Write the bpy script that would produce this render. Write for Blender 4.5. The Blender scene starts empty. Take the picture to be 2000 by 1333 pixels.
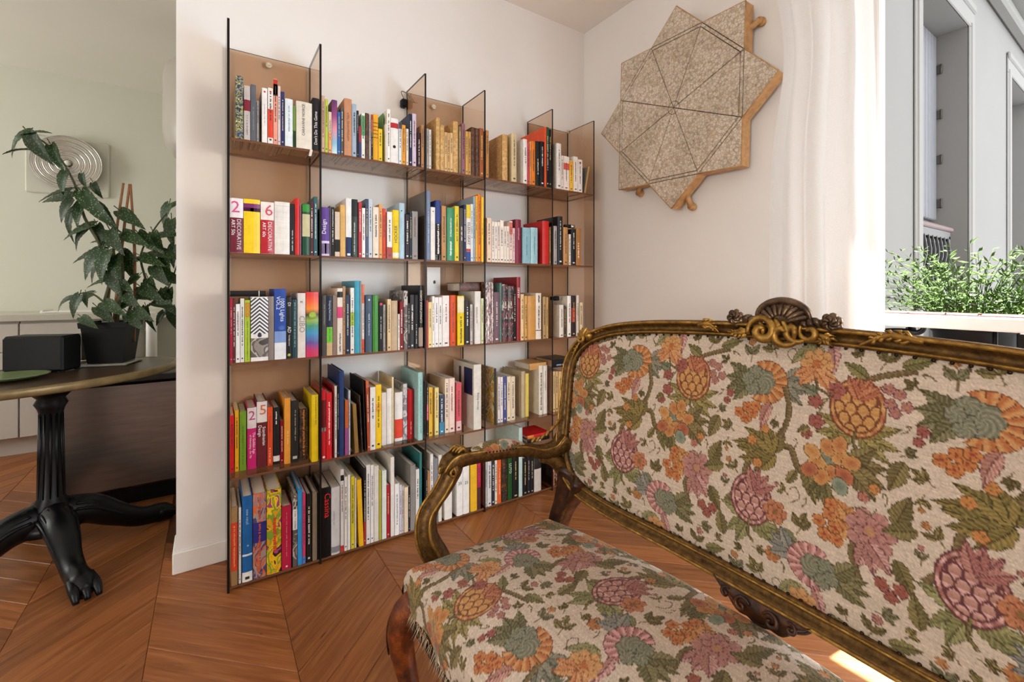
import bpy, bmesh, math, random
import numpy as np
from mathutils import Vector, Matrix

random.seed(7)
SC = bpy.context.scene
COL = SC.collection
PI = math.pi

# ---------------------------------------------------------------- camera
F, CX, HY, EYE, YAW = 883.0, 1000.0, 563.0, 1.12, math.radians(33.75)
cam_data = bpy.data.cameras.new('camera')
cam = bpy.data.objects.new('camera', cam_data)
COL.objects.link(cam)
cam_data.sensor_width = 36.0
cam_data.lens = F / 2000 * 36
cam_data.shift_y = -(666.5 - HY) / 2000
cam_data.clip_start = 0.02
cam.location = (0, 0, EYE)
cam.rotation_euler = (PI / 2, 0, -YAW)
SC.camera = cam

# ---------------------------------------------------------------- exposure, sky, sun, window light, fill
SC.view_settings.view_transform = 'Standard'
SC.view_settings.look = 'None'
SC.view_settings.gamma = 1.0
SC.view_settings.use_curve_mapping = False
SC.view_settings.exposure = 0.5
SC.cycles.transparent_max_bounces = 40
SC.cycles.max_bounces = 10
SC.cycles.diffuse_bounces = 5
SC.cycles.caustics_reflective = False
SC.cycles.caustics_refractive = False
SC.cycles.sample_clamp_indirect = 6.0

w = bpy.data.worlds.new('sky')
SC.world = w
w.use_nodes = True
bg = w.node_tree.nodes['Background']
bg.inputs[0].default_value = (0.985, 0.99, 1.0, 1)
bg.inputs[1].default_value = 2.3


def light(name, kind, loc, target=None, energy=1.0, color=(1, 1, 1), size=1.0, size_y=None, direction=None):
    d = bpy.data.lights.new(name, kind)
    d.energy = energy
    d.color = color
    if kind == 'AREA':
        d.shape = 'RECTANGLE'
        d.size = size
        d.size_y = size_y or size
    elif kind == 'SUN':
        d.angle = math.radians(0.6)
    else:
        d.shadow_soft_size = size
    o = bpy.data.objects.new(name, d)
    COL.objects.link(o)
    o.location = loc
    v = Vector(direction) if direction else (Vector(target) - Vector(loc))
    o.rotation_euler = v.to_track_quat('-Z', 'Y').to_euler()
    return o


el, az = math.radians(74.5), math.radians(-4)
sdir = Vector((math.cos(el) * math.cos(az), math.cos(el) * math.sin(az), math.sin(el)))
light('sun', 'SUN', (6, -1, 8), direction=-sdir, energy=38.0, color=(1.0, 0.95, 0.87))
# daylight of the windows of the room that lie out of frame, behind the camera and in the kitchen, plus an added fill
light('daylight_street_window', 'AREA', (1.98, -1.18, 1.2), direction=(-1, 0.5, -0.8), energy=80, color=(0.80, 0.91, 1.0), size=1.1, size_y=1.7)
light('warm_left_fill', 'AREA', (-3.93, -1.0, 1.55), direction=(1, 0.33, 0.6), energy=112, color=(1.0, 0.95, 0.89), size=1.8, size_y=2.2)  # added fill, no window there: warms the right wall and lifts the ceiling
light('daylight_kitchen_window', 'AREA', (-3.9, 3.45, 1.7), direction=(1, 0.3, 0.1), energy=50, color=(1.0, 1.0, 0.95), size=1.2, size_y=1.8)
por = light('window_portal', 'AREA', (2.16, 0.05, 1.45), direction=(-1, 0, 0), energy=1, size=1.5, size_y=2.3)
por.data.cycles.is_portal = True

# ---------------------------------------------------------------- measuring helpers: a pixel of the photograph on a known plane
FW = Vector((math.sin(YAW), math.cos(YAW), 0))
RT = Vector((math.cos(YAW), -math.sin(YAW), 0))
UP = Vector((0, 0, 1))


def ray(px, py):
    return FW + RT * ((px - CX) / F) + UP * ((HY - py) / F)


def on_x(px, py, X):
    r = ray(px, py)
    return r * (X / r.x) + Vector((0, 0, EYE))


def on_y(px, py, Y):
    r = ray(px, py)
    return r * (Y / r.y) + Vector((0, 0, EYE))


def on_z(px, py, z):
    r = ray(px, py)
    return r * ((z - EYE) / r.z) + Vector((0, 0, EYE))


def proj(p):
    d = Vector(p) - Vector((0, 0, EYE))
    Z = max(d.dot(FW), 1e-4)
    return CX + F * d.dot(RT) / Z, HY - F * d.z / Z, Z


# ---------------------------------------------------------------- object helpers
def lin(h):
    h = h.lstrip('#')
    out = []
    for i in (0, 2, 4):
        c = int(h[i:i + 2], 16) / 255
        out.append(c / 12.92 if c <= 0.04045 else ((c + 0.055) / 1.055) ** 2.4)
    return (*out, 1.0)


def tag(o, label, cat, group=None):
    o['label'] = label
    o['category'] = cat
    if group:
        o['group'] = group
    return o


def thing(name, label, cat, loc=(0, 0, 0), rot=(0, 0, 0), group=None):
    o = bpy.data.objects.new(name, None)
    COL.objects.link(o)
    o.location = loc
    o.rotation_euler = rot
    o.empty_display_size = 0.05
    return tag(o, label, cat, group)


class MB:
    """collects faces; build() links them as one mesh object"""

    def __init__(self):
        self.v, self.f, self.m, self.s, self.uv = [], [], [], [], {}

    def add(self, vs, fs, mi=0, smooth=False):
        b = len(self.v)
        self.v += [tuple(p) for p in vs]
        for q in fs:
            self.f.append(tuple(b + i for i in q))
            self.m.append(mi)
            self.s.append(smooth)
        return b

    def box(self, lo, hi, mi=0, M=None):
        x0, y0, z0 = lo
        x1, y1, z1 = hi
        vs = [Vector(p) for p in ((x0, y0, z0), (x1, y0, z0), (x1, y1, z0), (x0, y1, z0), (x0, y0, z1), (x1, y0, z1), (x1, y1, z1), (x0, y1, z1))]
        if M is not None:
            vs = [M @ p for p in vs]
        self.add(vs, [(0, 3, 2, 1), (4, 5, 6, 7), (0, 1, 5, 4), (1, 2, 6, 5), (2, 3, 7, 6), (3, 0, 4, 7)], mi)
        return self

    def bbox(self, lo, hi, c=0.004, mi=0, M=None):
        """box with chamfered edges"""
        lo, hi = Vector(lo), Vector(hi)
        c = min(c, min(hi - lo) * 0.45)
        vs, idx = [], {}
        for sx in (0, 1):
            for sy in (0, 1):
                for sz in (0, 1):
                    s = (sx, sy, sz)
                    for ax in range(3):
                        p = []
                        for k in range(3):
                            e = hi[k] if s[k] else lo[k]
                            p.append(e if k == ax else e + (-c if s[k] else c))
                        idx[(s, ax)] = len(vs)
                        vs.append(Vector(p))
        fs = []
        cyc = [(0, 0), (1, 0), (1, 1), (0, 1)]
        for ax in range(3):
            o1, o2 = (ax + 1) % 3, (ax + 2) % 3
            for sd in (0, 1):
                q = []
                for a, b in cyc:
                    s = [0, 0, 0]
                    s[ax], s[o1], s[o2] = sd, a, b
                    q.append(idx[(tuple(s), ax)])
                fs.append(tuple(q) if sd else tuple(reversed(q)))
        for ax in range(3):
            o1, o2 = (ax + 1) % 3, (ax + 2) % 3
            for a in (0, 1):
                for b in (0, 1):
                    s0, s1 = [0, 0, 0], [0, 0, 0]
                    s0[o1] = s1[o1] = a
                    s0[o2] = s1[o2] = b
                    s1[ax] = 1
                    s0, s1 = tuple(s0), tuple(s1)
                    q = (idx[(s0, o1)], idx[(s1, o1)], idx[(s1, o2)], idx[(s0, o2)])
                    fs.append(q if (a == b) == False else tuple(reversed(q)))
        for sx in (0, 1):
            for sy in (0, 1):
                for sz in (0, 1):
                    s = (sx, sy, sz)
                    q = tuple(idx[(s, a)] for a in range(3))
                    fs.append(q if (sx + sy + sz) % 2 == 1 else tuple(reversed(q)))
        if M is not None:
            vs = [M @ p for p in vs]
        self.add(vs, fs, mi)
        return self

    def tube(self, pts, rad, seg=8, mi=0, cap=True, squash=(1, 1), smooth=True, ref=None):
        """swept round section; rad a number or a list"""
        pts = [Vector(p) for p in pts]
        n = len(pts)
        rs = rad if isinstance(rad, (list, tuple)) else [rad] * n
        if len(rs) != n:
            rs = [float(np.interp(i / (n - 1), np.linspace(0, 1, len(rs)), rs)) for i in range(n)]
        vs = []
        t0 = (pts[1] - pts[0]).normalized()
        nrm = Vector(ref) if ref else (Vector((0, 0, 1)) if abs(t0.z) < 0.9 else Vector((1, 0, 0)))
        for i in range(n):
            t = (pts[min(i + 1, n - 1)] - pts[max(i - 1, 0)])
            t = t.normalized() if t.length > 1e-9 else t0
            nrm = nrm - t * nrm.dot(t)
            nrm = nrm.normalized() if nrm.length > 1e-6 else t.orthogonal().normalized()
            bn = t.cross(nrm)
            for k in range(seg):
                a = 2 * PI * k / seg
                vs.append(pts[i] + nrm * (math.cos(a) * rs[i] * squash[0]) + bn * (math.sin(a) * rs[i] * squash[1]))
        fs = []
        for i in range(n - 1):
            for k in range(seg):
                k2 = (k + 1) % seg
                fs.append((i * seg + k, i * seg + k2, (i + 1) * seg + k2, (i + 1) * seg + k))
        if cap:
            fs.append(tuple(reversed(range(seg))))
            fs.append(tuple((n - 1) * seg + k for k in range(seg)))
        self.add(vs, fs, mi, smooth)
        return self

    def sweep(self, pts, prof, ups, closed=False, mi=0, scale=None, smooth=True, cap=True):
        """prof: list of (a, b); a along side (t x up), b along up"""
        pts = [Vector(p) for p in pts]
        n, k = len(pts), len(prof)
        vs = []
        for i in range(n):
            if closed:
                t = pts[(i + 1) % n] - pts[i - 1]
            else:
                t = pts[min(i + 1, n - 1)] - pts[max(i - 1, 0)]
            t.normalize()
            u = Vector(ups[i] if isinstance(ups, list) else ups)
            u = (u - t * u.dot(t)).normalized()
            sd = t.cross(u)
            sc = scale[i] if scale else 1.0
            for a, b in prof:
                vs.append(pts[i] + sd * (a * sc) + u * (b * sc))
        fs = []
        for i in range(n if closed else n - 1):
            j = (i + 1) % n
            for q in range(k):
                q2 = (q + 1) % k
                fs.append((i * k + q, j * k + q, j * k + q2, i * k + q2))
        if cap and not closed:
            fs.append(tuple(range(k)))
            fs.append(tuple((n - 1) * k + q for q in reversed(range(k))))
        self.add(vs, fs, mi, smooth)
        return self

    def lathe(self, prof, seg=24, mi=0, M=None, smooth=True):
        """prof: list of (r, z) from bottom to top about z"""
        vs, fs = [], []
        n = len(prof)
        for r, z in prof:
            for k in range(seg):
                a = 2 * PI * k / seg
                p = Vector((r * math.cos(a), r * math.sin(a), z))
                vs.append(M @ p if M is not None else p)
        for i in range(n - 1):
            for k in range(seg):
                k2 = (k + 1) % seg
                fs.append((i * seg + k, i * seg + k2, (i + 1) * seg + k2, (i + 1) * seg + k))
        fs.append(tuple(reversed(range(seg))))
        fs.append(tuple((n - 1) * seg + k for k in range(seg)))
        self.add(vs, fs, mi, smooth)
        return self

    def ball(self, c, r, mi=0, seg=10, rings=7, M=None):
        r = r if isinstance(r, (list, tuple)) else (r, r, r)
        c = Vector(c)
        vs, fs = [], []
        for i in range(rings + 1):
            th = PI * i / rings
            for k in range(seg):
                a = 2 * PI * k / seg
                p = Vector((r[0] * math.sin(th) * math.cos(a), r[1] * math.sin(th) * math.sin(a), r[2] * math.cos(th)))
                vs.append((M @ p if M is not None else p) + c)
        for i in range(rings):
            for k in range(seg):
                k2 = (k + 1) % seg
                fs.append((i * seg + k, (i + 1) * seg + k, (i + 1) * seg + k2, i * seg + k2))
        self.add(vs, fs, mi, True)
        return self

    def prism(self, poly, z0, z1, mi=0, M=None, smooth=False):
        n = len(poly)
        vs = [Vector((p[0], p[1], z0)) for p in poly] + [Vector((p[0], p[1], z1)) for p in poly]
        if M is not None:
            vs = [M @ p for p in vs]
        fs = [tuple(reversed(range(n))), tuple(range(n, 2 * n))]
        self.add(vs, fs, mi, False)
        b = len(self.v) - 2 * n
        for i in range(n):
            j = (i + 1) % n
            self.f.append((b + i, b + j, b + n + j, b + n + i))
            self.m.append(mi)
            self.s.append(smooth)
        return self

    def grid(self, fn, nu, nv, mi=0, smooth=True, closed_u=False):
        vs = [fn(i / nu, j / nv) for j in range(nv + 1) for i in range(nu + 1)]
        fs = []
        for j in range(nv):
            for i in range(nu):
                a = j * (nu + 1) + i
                fs.append((a, a + 1, a + nu + 2, a + nu + 1))
        self.add(vs, fs, mi, smooth)
        return self

    def mesh(self, name, mats):
        me = bpy.data.meshes.new(name)
        me.from_pydata([tuple(p) for p in self.v], [], self.f)
        for m in (mats if isinstance(mats, (list, tuple)) else [mats]):
            me.materials.append(m)
        me.polygons.foreach_set('material_index', self.m)
        me.polygons.foreach_set('use_smooth', self.s)
        me.update()
        return me

    def build(self, name, mats, parent=None, world=False, color=None, label=None):
        if world and parent is not None:
            o = Vector(parent.get('_origin', (0, 0, 0))) if '_origin' in parent else Vector(parent.location)
            self.v = [tuple(Vector(p) - o) for p in self.v]
        me = self.mesh(name, mats)
        ob = bpy.data.objects.new(name, me)
        COL.objects.link(ob)
        if parent is not None:
            ob.parent = parent
        if color is not None:
            ob.color = color
        if label:
            ob['label'] = label
        return ob


def fix_normals(ob):
    bm = bmesh.new()
    bm.from_mesh(ob.data)
    bmesh.ops.recalc_face_normals(bm, faces=bm.faces)
    bm.to_mesh(ob.data)
    bm.free()
    return ob


def struct(mb, name, m, parent=None):
    o = mb.build(name, m, parent)
    if parent is None:
        o['kind'] = 'structure'
    return o


def bez(ps, n=24):
    """smooth curve through points (Catmull-Rom)"""
    ps = [Vector(p) for p in ps]
    P = [ps[0] * 2 - ps[1]] + ps + [ps[-1] * 2 - ps[-2]]
    out = []
    segs = len(ps) - 1
    for i in range(n + 1):
        u = i / n * segs
        k = min(int(u), segs - 1)
        t = u - k
        a, b, c, d = P[k], P[k + 1], P[k + 2], P[k + 3]
        out.append(0.5 * ((2 * b) + (c - a) * t + (2 * a - 5 * b + 4 * c - d) * t * t + (3 * b - a - 3 * c + d) * t ** 3))
    return out


# ---------------------------------------------------------------- materials
def nodes_of(name):
    m = bpy.data.materials.new(name)
    m.use_nodes = True
    nt = m.node_tree
    b = nt.nodes['Principled BSDF']
    return m, nt, b


def N(nt, kind, **kw):
    n = nt.nodes.new(kind)
    for k, v in kw.items():
        if k.startswith('i_'):
            key = k[2:]
            n.inputs[int(key) if key.isdigit() else key].default_value = v
        else:
            setattr(n, k, v)
    return n


def ramp(nt, stops, interp='LINEAR'):
    r = nt.nodes.new('ShaderNodeValToRGB')
    cr = r.color_ramp
    cr.interpolation = interp
    while len(cr.elements) < len(stops):
        cr.elements.new(0.5)
    for e, (p, c) in zip(cr.elements, stops):
        e.position = p
        e.color = c if len(c) == 4 else (*c, 1)
    return r


def mat(name, hexc, rough=0.5, metal=0.0, var=0.08, scale=20.0, bump=0.0, bscale=None, spec=0.5, coat=0.0, sheen=0.0, stretch=None):
    """plain material with a little procedural variation of tone and relief"""
    m, nt, b = nodes_of(name)
    c = lin(hexc)
    tc = N(nt, 'ShaderNodeTexCoord')
    src = tc.outputs['Object']
    if stretch:
        mp = N(nt, 'ShaderNodeMapping')
        mp.inputs['Scale'].default_value = stretch
        nt.links.new(src, mp.inputs[0])
        src = mp.outputs[0]
    nz = N(nt, 'ShaderNodeTexNoise', i_Scale=scale, i_Detail=4.0)
    nt.links.new(src, nz.inputs['Vector'])
    lo = tuple(max(0, x * (1 - var)) for x in c[:3])
    hi = tuple(min(1, x * (1 + var)) for x in c[:3])
    r = ramp(nt, [(0.3, lo), (0.7, hi)])
    nt.links.new(nz.outputs[0], r.inputs[0])
    nt.links.new(r.outputs[0], b.inputs['Base Color'])
    b.inputs['Roughness'].default_value = rough
    b.inputs['Metallic'].default_value = metal
    b.inputs['Specular IOR Level'].default_value = spec
    if coat:
        b.inputs['Coat Weight'].default_value = coat
        b.inputs['Coat Roughness'].default_value = 0.15
    if sheen:
        b.inputs['Sheen Weight'].default_value = sheen
    if bump:
        n2 = N(nt, 'ShaderNodeTexNoise', i_Scale=bscale or scale * 3, i_Detail=3.0)
        nt.links.new(src, n2.inputs['Vector'])
        bp = N(nt, 'ShaderNodeBump', i_Strength=bump, i_Distance=0.002)
        nt.links.new(n2.outputs[0], bp.inputs['Height'])
        nt.links.new(bp.outputs[0], b.inputs['Normal'])
    return m


M = {}
M['plaster'] = mat('wall_plaster', 'eae7e4', 0.9, var=0.015, scale=3, bump=0.05, bscale=90)
M['ceiling'] = mat('ceiling_paint', 'f2eee7', 0.9, var=0.015, scale=2)
M['trim'] = mat('white_trim_paint', 'e9e6e2', 0.55, var=0.01)
M['kitchen_wall'] = mat('kitchen_wall_paint', 'd8d7cb', 0.9, var=0.015, scale=2)
M['facade'] = mat('facade_limewash', '848483', 0.9, var=0.03, scale=1.2)
M['facade_trim'] = mat('facade_moulding_paint', '8a8a88', 0.8, var=0.02, scale=3)
M['shutter'] = mat('grey_shutter_paint', '7f8188', 0.6, var=0.04)
M['iron'] = mat('black_cast_iron', '0d0e10', 0.35, metal=0.5, var=0.2, bump=0.2)
M['hinge'] = mat('old_hinge_metal', '5a5853', 0.5, metal=0.7)
M['redwood'] = mat('red_brown_handrail_paint', '54302d', 0.45, var=0.1)
M['white_rail'] = mat('white_rail_paint', 'f1eeea', 0.4, var=0.01)
M['steel'] = mat('brushed_steel', '8e8580', 0.32, metal=1.0, var=0.12, scale=6, stretch=(1, 1, 8))
M['black_top'] = mat('black_stone_top', '101010', 0.25, var=0.2)
M['cabinet'] = mat('grey_cabinet_lacquer', 'cdc7c1', 0.5, var=0.02)
M['gap'] = mat('shadow_gap_black', '0a0a0a', 0.8, var=0)
M['chrome'] = mat('polished_aluminium', 'd9d6d2', 0.18, metal=1.0, var=0.03)
M['black_plastic'] = mat('black_plastic', '060607', 0.5, var=0.15, spec=0.25)
M['green_dish'] = mat('green_glazed_ceramic', '6c7a52', 0.3, var=0.15)
M['table_wood'] = mat('dark_table_wood', '3c2a1c', 0.35, var=0.25, scale=8, stretch=(1, 6, 1))
M['table_edge'] = mat('table_brass_edge', '7d6a45', 0.4, metal=0.4, var=0.2)
M['pot'] = mat('black_plant_pot', '080808', 0.6, var=0.2, spec=0.25)
M['soil'] = mat('potting_soil', '1f1710', 0.95, var=0.4, bump=0.6)
M['stem'] = mat('green_brown_stem', '4a4a2a', 0.6, var=0.25)
M['bamboo'] = mat('bamboo_cane', '9a6a44', 0.5, var=0.2, scale=30)
M['page'] = mat('paper_pages', 'd8cfc0', 0.85, var=0.06, scale=60, stretch=(12, 1, 1))
M['ornament'] = mat('black_floral_box', '2a2a2a', 0.4)

# ================================================================ SETTING
def wood_material():
    m, nt, b = nodes_of('oak_plank_wood')
    uv = N(nt, 'ShaderNodeUVMap')
    oi = N(nt, 'ShaderNodeObjectInfo')
    off = N(nt, 'ShaderNodeVectorMath', operation='SCALE')
    comb = N(nt, 'ShaderNodeCombineXYZ')
    nt.links.new(oi.outputs['Random'], comb.inputs[0])
    nt.links.new(oi.outputs['Random'], comb.inputs[1])
    nt.links.new(comb.outputs[0], off.inputs[0])
    off.inputs['Scale'].default_value = 37.0
    add = N(nt, 'ShaderNodeVectorMath', operation='ADD')
    nt.links.new(uv.outputs[0], add.inputs[0])
    nt.links.new(off.outputs[0], add.inputs[1])
    mp = N(nt, 'ShaderNodeMapping')
    mp.inputs['Scale'].default_value = (1.6, 26, 1)
    nt.links.new(add.outputs[0], mp.inputs[0])
    n1 = N(nt, 'ShaderNodeTexNoise', i_Scale=2.2, i_Detail=6.0, i_Roughness=0.62, i_Distortion=0.7)
    nt.links.new(mp.outputs[0], n1.inputs['Vector'])
    r1 = ramp(nt, [(0.25, lin('74421f')), (0.5, lin('93592f')), (0.75, lin('ac7040'))])
    nt.links.new(n1.outputs[0], r1.inputs[0])
    # knots and dark cracks
    mp2 = N(nt, 'ShaderNodeMapping')
    mp2.inputs['Scale'].default_value = (5, 22, 1)
    nt.links.new(add.outputs[0], mp2.inputs[0])
    n2 = N(nt, 'ShaderNodeTexNoise', i_Scale=1.0, i_Detail=2.0, i_Distortion=1.5)
    nt.links.new(mp2.outputs[0], n2.inputs['Vector'])
    r2 = ramp(nt, [(0.74, (1, 1, 1)), (0.80, (0.25, 0.15, 0.09))])
    nt.links.new(n2.outputs[0], r2.inputs[0])
    mul = N(nt, 'ShaderNodeMix', data_type='RGBA', blend_type='MULTIPLY')
    mul.inputs[0].default_value = 1.0
    nt.links.new(r1.outputs[0], mul.inputs[6])
    nt.links.new(r2.outputs[0], mul.inputs[7])
    # tone of each plank
    hs = N(nt, 'ShaderNodeHueSaturation')
    mr = N(nt, 'ShaderNodeMapRange')
    mr.inputs['To Min'].default_value = 0.8
    mr.inputs['To Max'].default_value = 1.2
    nt.links.new(oi.outputs['Random'], mr.inputs[0])
    nt.links.new(mr.outputs[0], hs.inputs['Value'])
    nt.links.new(mul.outputs[2], hs.inputs['Color'])
    nt.links.new(hs.outputs[0], b.inputs['Base Color'])
    b.inputs['Roughness'].default_value = 0.42
    rr = ramp(nt, [(0.3, (0.36, 0.36, 0.36)), (0.7, (0.52, 0.52, 0.52))])
    nt.links.new(n1.outputs[0], rr.inputs[0])
    nt.links.new(rr.outputs[0], b.inputs['Roughness'])
    bp = N(nt, 'ShaderNodeBump', i_Strength=0.25, i_Distance=0.001)
    nt.links.new(n1.outputs[0], bp.inputs['Height'])
    nt.links.new(bp.outputs[0], b.inputs['Normal'])
    return m


M['oak'] = wood_material()
M['oak_sub'] = mat('oak_subfloor', '5a3218', 0.6, var=0.15)

b = MB()
b.box((-4, -3, -0.2), (2.25, 4.9, -0.006))
floor = struct(b, 'floor', M['oak_sub'])

# chevron planks: two mirrored meshes shared by all the planks
BAY, PIT = 0.3755, 0.14


def plank_mesh(sgn):
    """parallelogram plank; local x 0..BAY, y rises by sgn*BAY; chamfered"""
    g, c, h = 0.0005, 0.0016, 0.012
    def P(x, t, z):
        return (x, t + sgn * x * 0.955, z)
    x0, x1 = g, BAY - g
    y0, y1 = g, PIT - g
    lo = [P(x0, y0, -h), P(x1, y0, -h), P(x1, y1, -h), P(x0, y1, -h)]
    mid = [P(x0, y0, -c), P(x1, y0, -c), P(x1, y1, -c), P(x0, y1, -c)]
    top = [P(x0 + c, y0 + c * 1.4, 0), P(x1 - c, y0 + c * 1.4, 0), P(x1 - c, y1 - c * 1.4, 0), P(x0 + c, y1 - c * 1.4, 0)]
    mb = MB()
    fs = [(8, 9, 10, 11)]
    for k in range(4):
        k2 = (k + 1) % 4
        fs += [(k, k2, 4 + k2, 4 + k), (4 + k, 4 + k2, 8 + k2, 8 + k)]
    mb.add(lo + mid + top, fs)
    me = mb.mesh('plank', M['oak'])
    uvl = me.uv_layers.new(name='UVMap')
    d = Vector((1, sgn * 0.955)).normalized()
    for lp in me.loops:
        v = me.vertices[lp.vertex_index].co
        uvl.data[lp.index].uv = (v.x * d.x + v.y * d.y, -v.x * d.y + v.y * d.x)
    return me


PL = {1: plank_mesh(1), -1: plank_mesh(-1)}
cnt = 0
for kx in range(-7, 6):
    xs = -0.161 + kx * BAY
    sgn = -1 if kx % 2 == 0 else 1
    for ky in range(-2, 34):
        y = 0.12 + ky * PIT - (0 if sgn < 0 else BAY * 0.955) + 0.0
        cx, cy = xs + BAY / 2, y + PIT / 2 + sgn * BAY * 0.477
        px, py, Z = proj((cx, cy, 0))
        if Z < 0.45 or px < -800 or px > 3200 or py > 3000 or cy > 4.5 or cx > 1.9 or (cx > 0.02 and cy > 2.33) or cx < -2.2 or (cx > -0.6 and cy > 3.4):
            continue
        o = bpy.data.objects.new('plank', PL[sgn])
        o.location = (xs, y, 0)
        o.parent = floor
        COL.objects.link(o)
        cnt += 1
print('planks', cnt)

H = 2.79
XR, YB = 2.043, 2.205
b = MB()
b.box((-4.2, -3.2, H), (2.25, 5.1, H + 0.2))
struct(b, 'ceiling', M['ceiling'])
b = MB()
b.box((-0.11, YB, -0.2), (2.25, YB + 0.16, H))
struct(b, 'wall_back', M['plaster'])
b = MB()
b.box((-4.0, YB, -0.2), (-1.0, YB + 0.16, H))
struct(b, 'wall_baffle', M['plaster'])  # unseen wall added to keep kitchen daylight off the sofa back
b = MB()
W0, W1, Z0, Z1 = -0.42, 0.70, 0.12, 2.62
b.box((XR, W1, -0.2), (2.25, YB, H))
b.box((XR, W0, -0.2), (2.25, W1, Z0))
b.box((XR, W0, Z1), (2.25, W1, H))
b.box((XR, -0.62, -0.2), (2.25, W0, H))
b.box((XR, -1.75, -0.2), (2.25, -0.62, Z0))
b.box((XR, -1.75, Z1), (2.25, -0.62, H))
b.box((XR, -3, -0.2), (2.25, -1.75, H))
struct(b, 'wall_right', M['plaster'])
b = MB()
b.box((2.2502, W1, -6), (2.29, YB, 6))
b.box((2.2502, -4, -6), (2.29, W1, Z0))
b.box((2.2502, -4, Z1), (2.29, W1, 6))
struct(b, 'wall_bounce_damper', mat('dark_bounce_damper', '4a423b', 0.9, var=0.15))  # unseen dark cladding added to damp sun bounce onto the courtyard wing
b = MB()
b.box((-4.2, -3.2, -0.2), (2.25, -3, H))
struct(b, 'wall_rear', M['plaster'])
b = MB()
b.box((-4.2, -3, -0.2), (-4, 4.9, H))
struct(b, 'wall_left', M['kitchen_wall'])
b = MB()
b.box((-4.2, 4.9, -0.2), (0.45, 5.1, H))
struct(b, 'wall_kitchen', M['kitchen_wall'])
b = MB()
b.box((0.25, YB + 0.16, -0.2), (0.45, 4.9, H))
struct(b, 'wall_kitchen_right', M['kitchen_wall'])
b = MB()
b.bbox((-0.122, YB - 0.012, 0.0), (XR, YB, 0.085), 0.004)
b.bbox((-0.122, YB, 0.0), (-0.11, YB + 0.16, 0.085), 0.004)
struct(b, 'baseboard_back', M['trim'])
b = MB()
b.bbox((XR - 0.012, -3, 0.0), (XR, YB - 0.012, 0.085), 0.004)
struct(b, 'baseboard_right', M['trim'])

# window_1: frame in the opening of the right wall
b = MB()
for (y0, y1) in ((W1 - 0.05, W1), (W0, W0 + 0.05)):
    b.bbox((2.10, y0, Z0), (2.17, y1, Z1), 0.006)
b.bbox((2.10, W0, Z1 - 0.05), (2.17, W1, Z1), 0.006)
b.bbox((2.08, W0, Z0), (2.24, W1, Z0 + 0.03), 0.006)
win = struct(b, 'window_1', M['trim'])

# cast iron window guard with a red brown handrail and a white inner bar
g = thing('window_guard', 'cast iron window guard with white bar and red brown handrail outside the open window', 'railing', (2.2, 0, 0))
b = MB()
b.bbox((2.185, W0, 1.008), (2.235, W1, 1.032), 0.006)
b.build('handrail', M['redwood'], g, world=True, label='red brown handrail top')
b = MB()
b.bbox((2.165, W0, 0.975), (2.186, W1, 1.022), 0.005)
b.build('white_bar', M['white_rail'], g, world=True, label='white painted inner bar')
for k, y in enumerate((0.60, 0.05)):
    b = MB()
    pts = [(2.21, y + 0.16 - 0.30 * i / 30, 0.925 + 0.03 * math.sin(i / 30 * PI)) for i in range(20)]
    y2 = pts[-1][1]
    z2 = pts[-1][2]
    for i in range(1, 16):
        a = i / 15 * PI * 1.3
        pts.append((2.21, y2 - 0.022 * math.sin(a), z2 + 0.024 * (1 - math.cos(a))))
    b.tube(pts, [0.007, 0.011, 0.011, 0.008, 0.011], 8)
    b.build('iron_scroll', M['iron'], g, world=True)
b = MB()
b.tube([(2.21, W0, 0.55), (2.21, W1, 0.55)], 0.009, 8)
for k in range(5):
    y = W0 + (k + 0.5) * (W1 - W0) / 5
    b.tube([(2.21, y, 0.45), (2.21, y, 1.01)], 0.007, 8)
b.build('iron_bars', M['iron'], g, world=True)

# ---- curtain
def curtain_material():
    m, nt, b = nodes_of('white_linen_curtain')
    tc = N(nt, 'ShaderNodeTexCoord')
    wv = N(nt, 'ShaderNodeTexNoise', i_Scale=180.0, i_Detail=2.0)
    nt.links.new(tc.outputs['Object'], wv.inputs['Vector'])
    r = ramp(nt, [(0.3, (0.86, 0.86, 0.86)), (0.7, (0.92, 0.92, 0.92))])
    nt.links.new(wv.outputs[0], r.inputs[0])
    nt.links.new(r.outputs[0], b.inputs['Base Color'])
    b.inputs['Roughness'].default_value = 0.9
    tr = N(nt, 'ShaderNodeBsdfTranslucent')
    tr.inputs[0].default_value = (0.93, 0.92, 0.91, 1)
    mx = N(nt, 'ShaderNodeMixShader')
    mx.inputs[0].default_value = 0.36
    nt.links.new(b.outputs[0], mx.inputs[1])
    nt.links.new(tr.outputs[0], mx.inputs[2])
    nt.links.new(mx.outputs[0], nt.nodes['Material Output'].inputs[0])
    return m


M['curtain'] = curtain_material()
cu = thing('curtain', 'long white linen curtain hanging in folds at the left of the window', 'curtain', (1.9, 0.8, 0))


def cloth(u, v):
    z = 0.015 + v * 2.71
    ya, yb = 0.945, 0.565 + 0.04 * v ** 2
    # left side pinched where the star's point meets it
    ya -= 0.05 * math.exp(-((z - 2.05) / 0.28) ** 2) - 0.02 * (1 - v)
    y = ya + (yb - ya) * u + 0.008 * math.sin(u * 31 + 2)
    amp = 0.020 * (0.75 + 0.25 * math.sin(3.1 * v + 5 * u))
    ph = u * 2 * PI * 2.6 + 0.5 * math.sin(2.2 * v) + 0.6
    x = 1.905 + amp * math.sin(ph) + 0.006 * math.sin(u * 2 * PI * 6.3 + 2 * v + 1) + 0.0015 * math.sin(u * 50 + v * 9)
    return (x, y, z)


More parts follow.
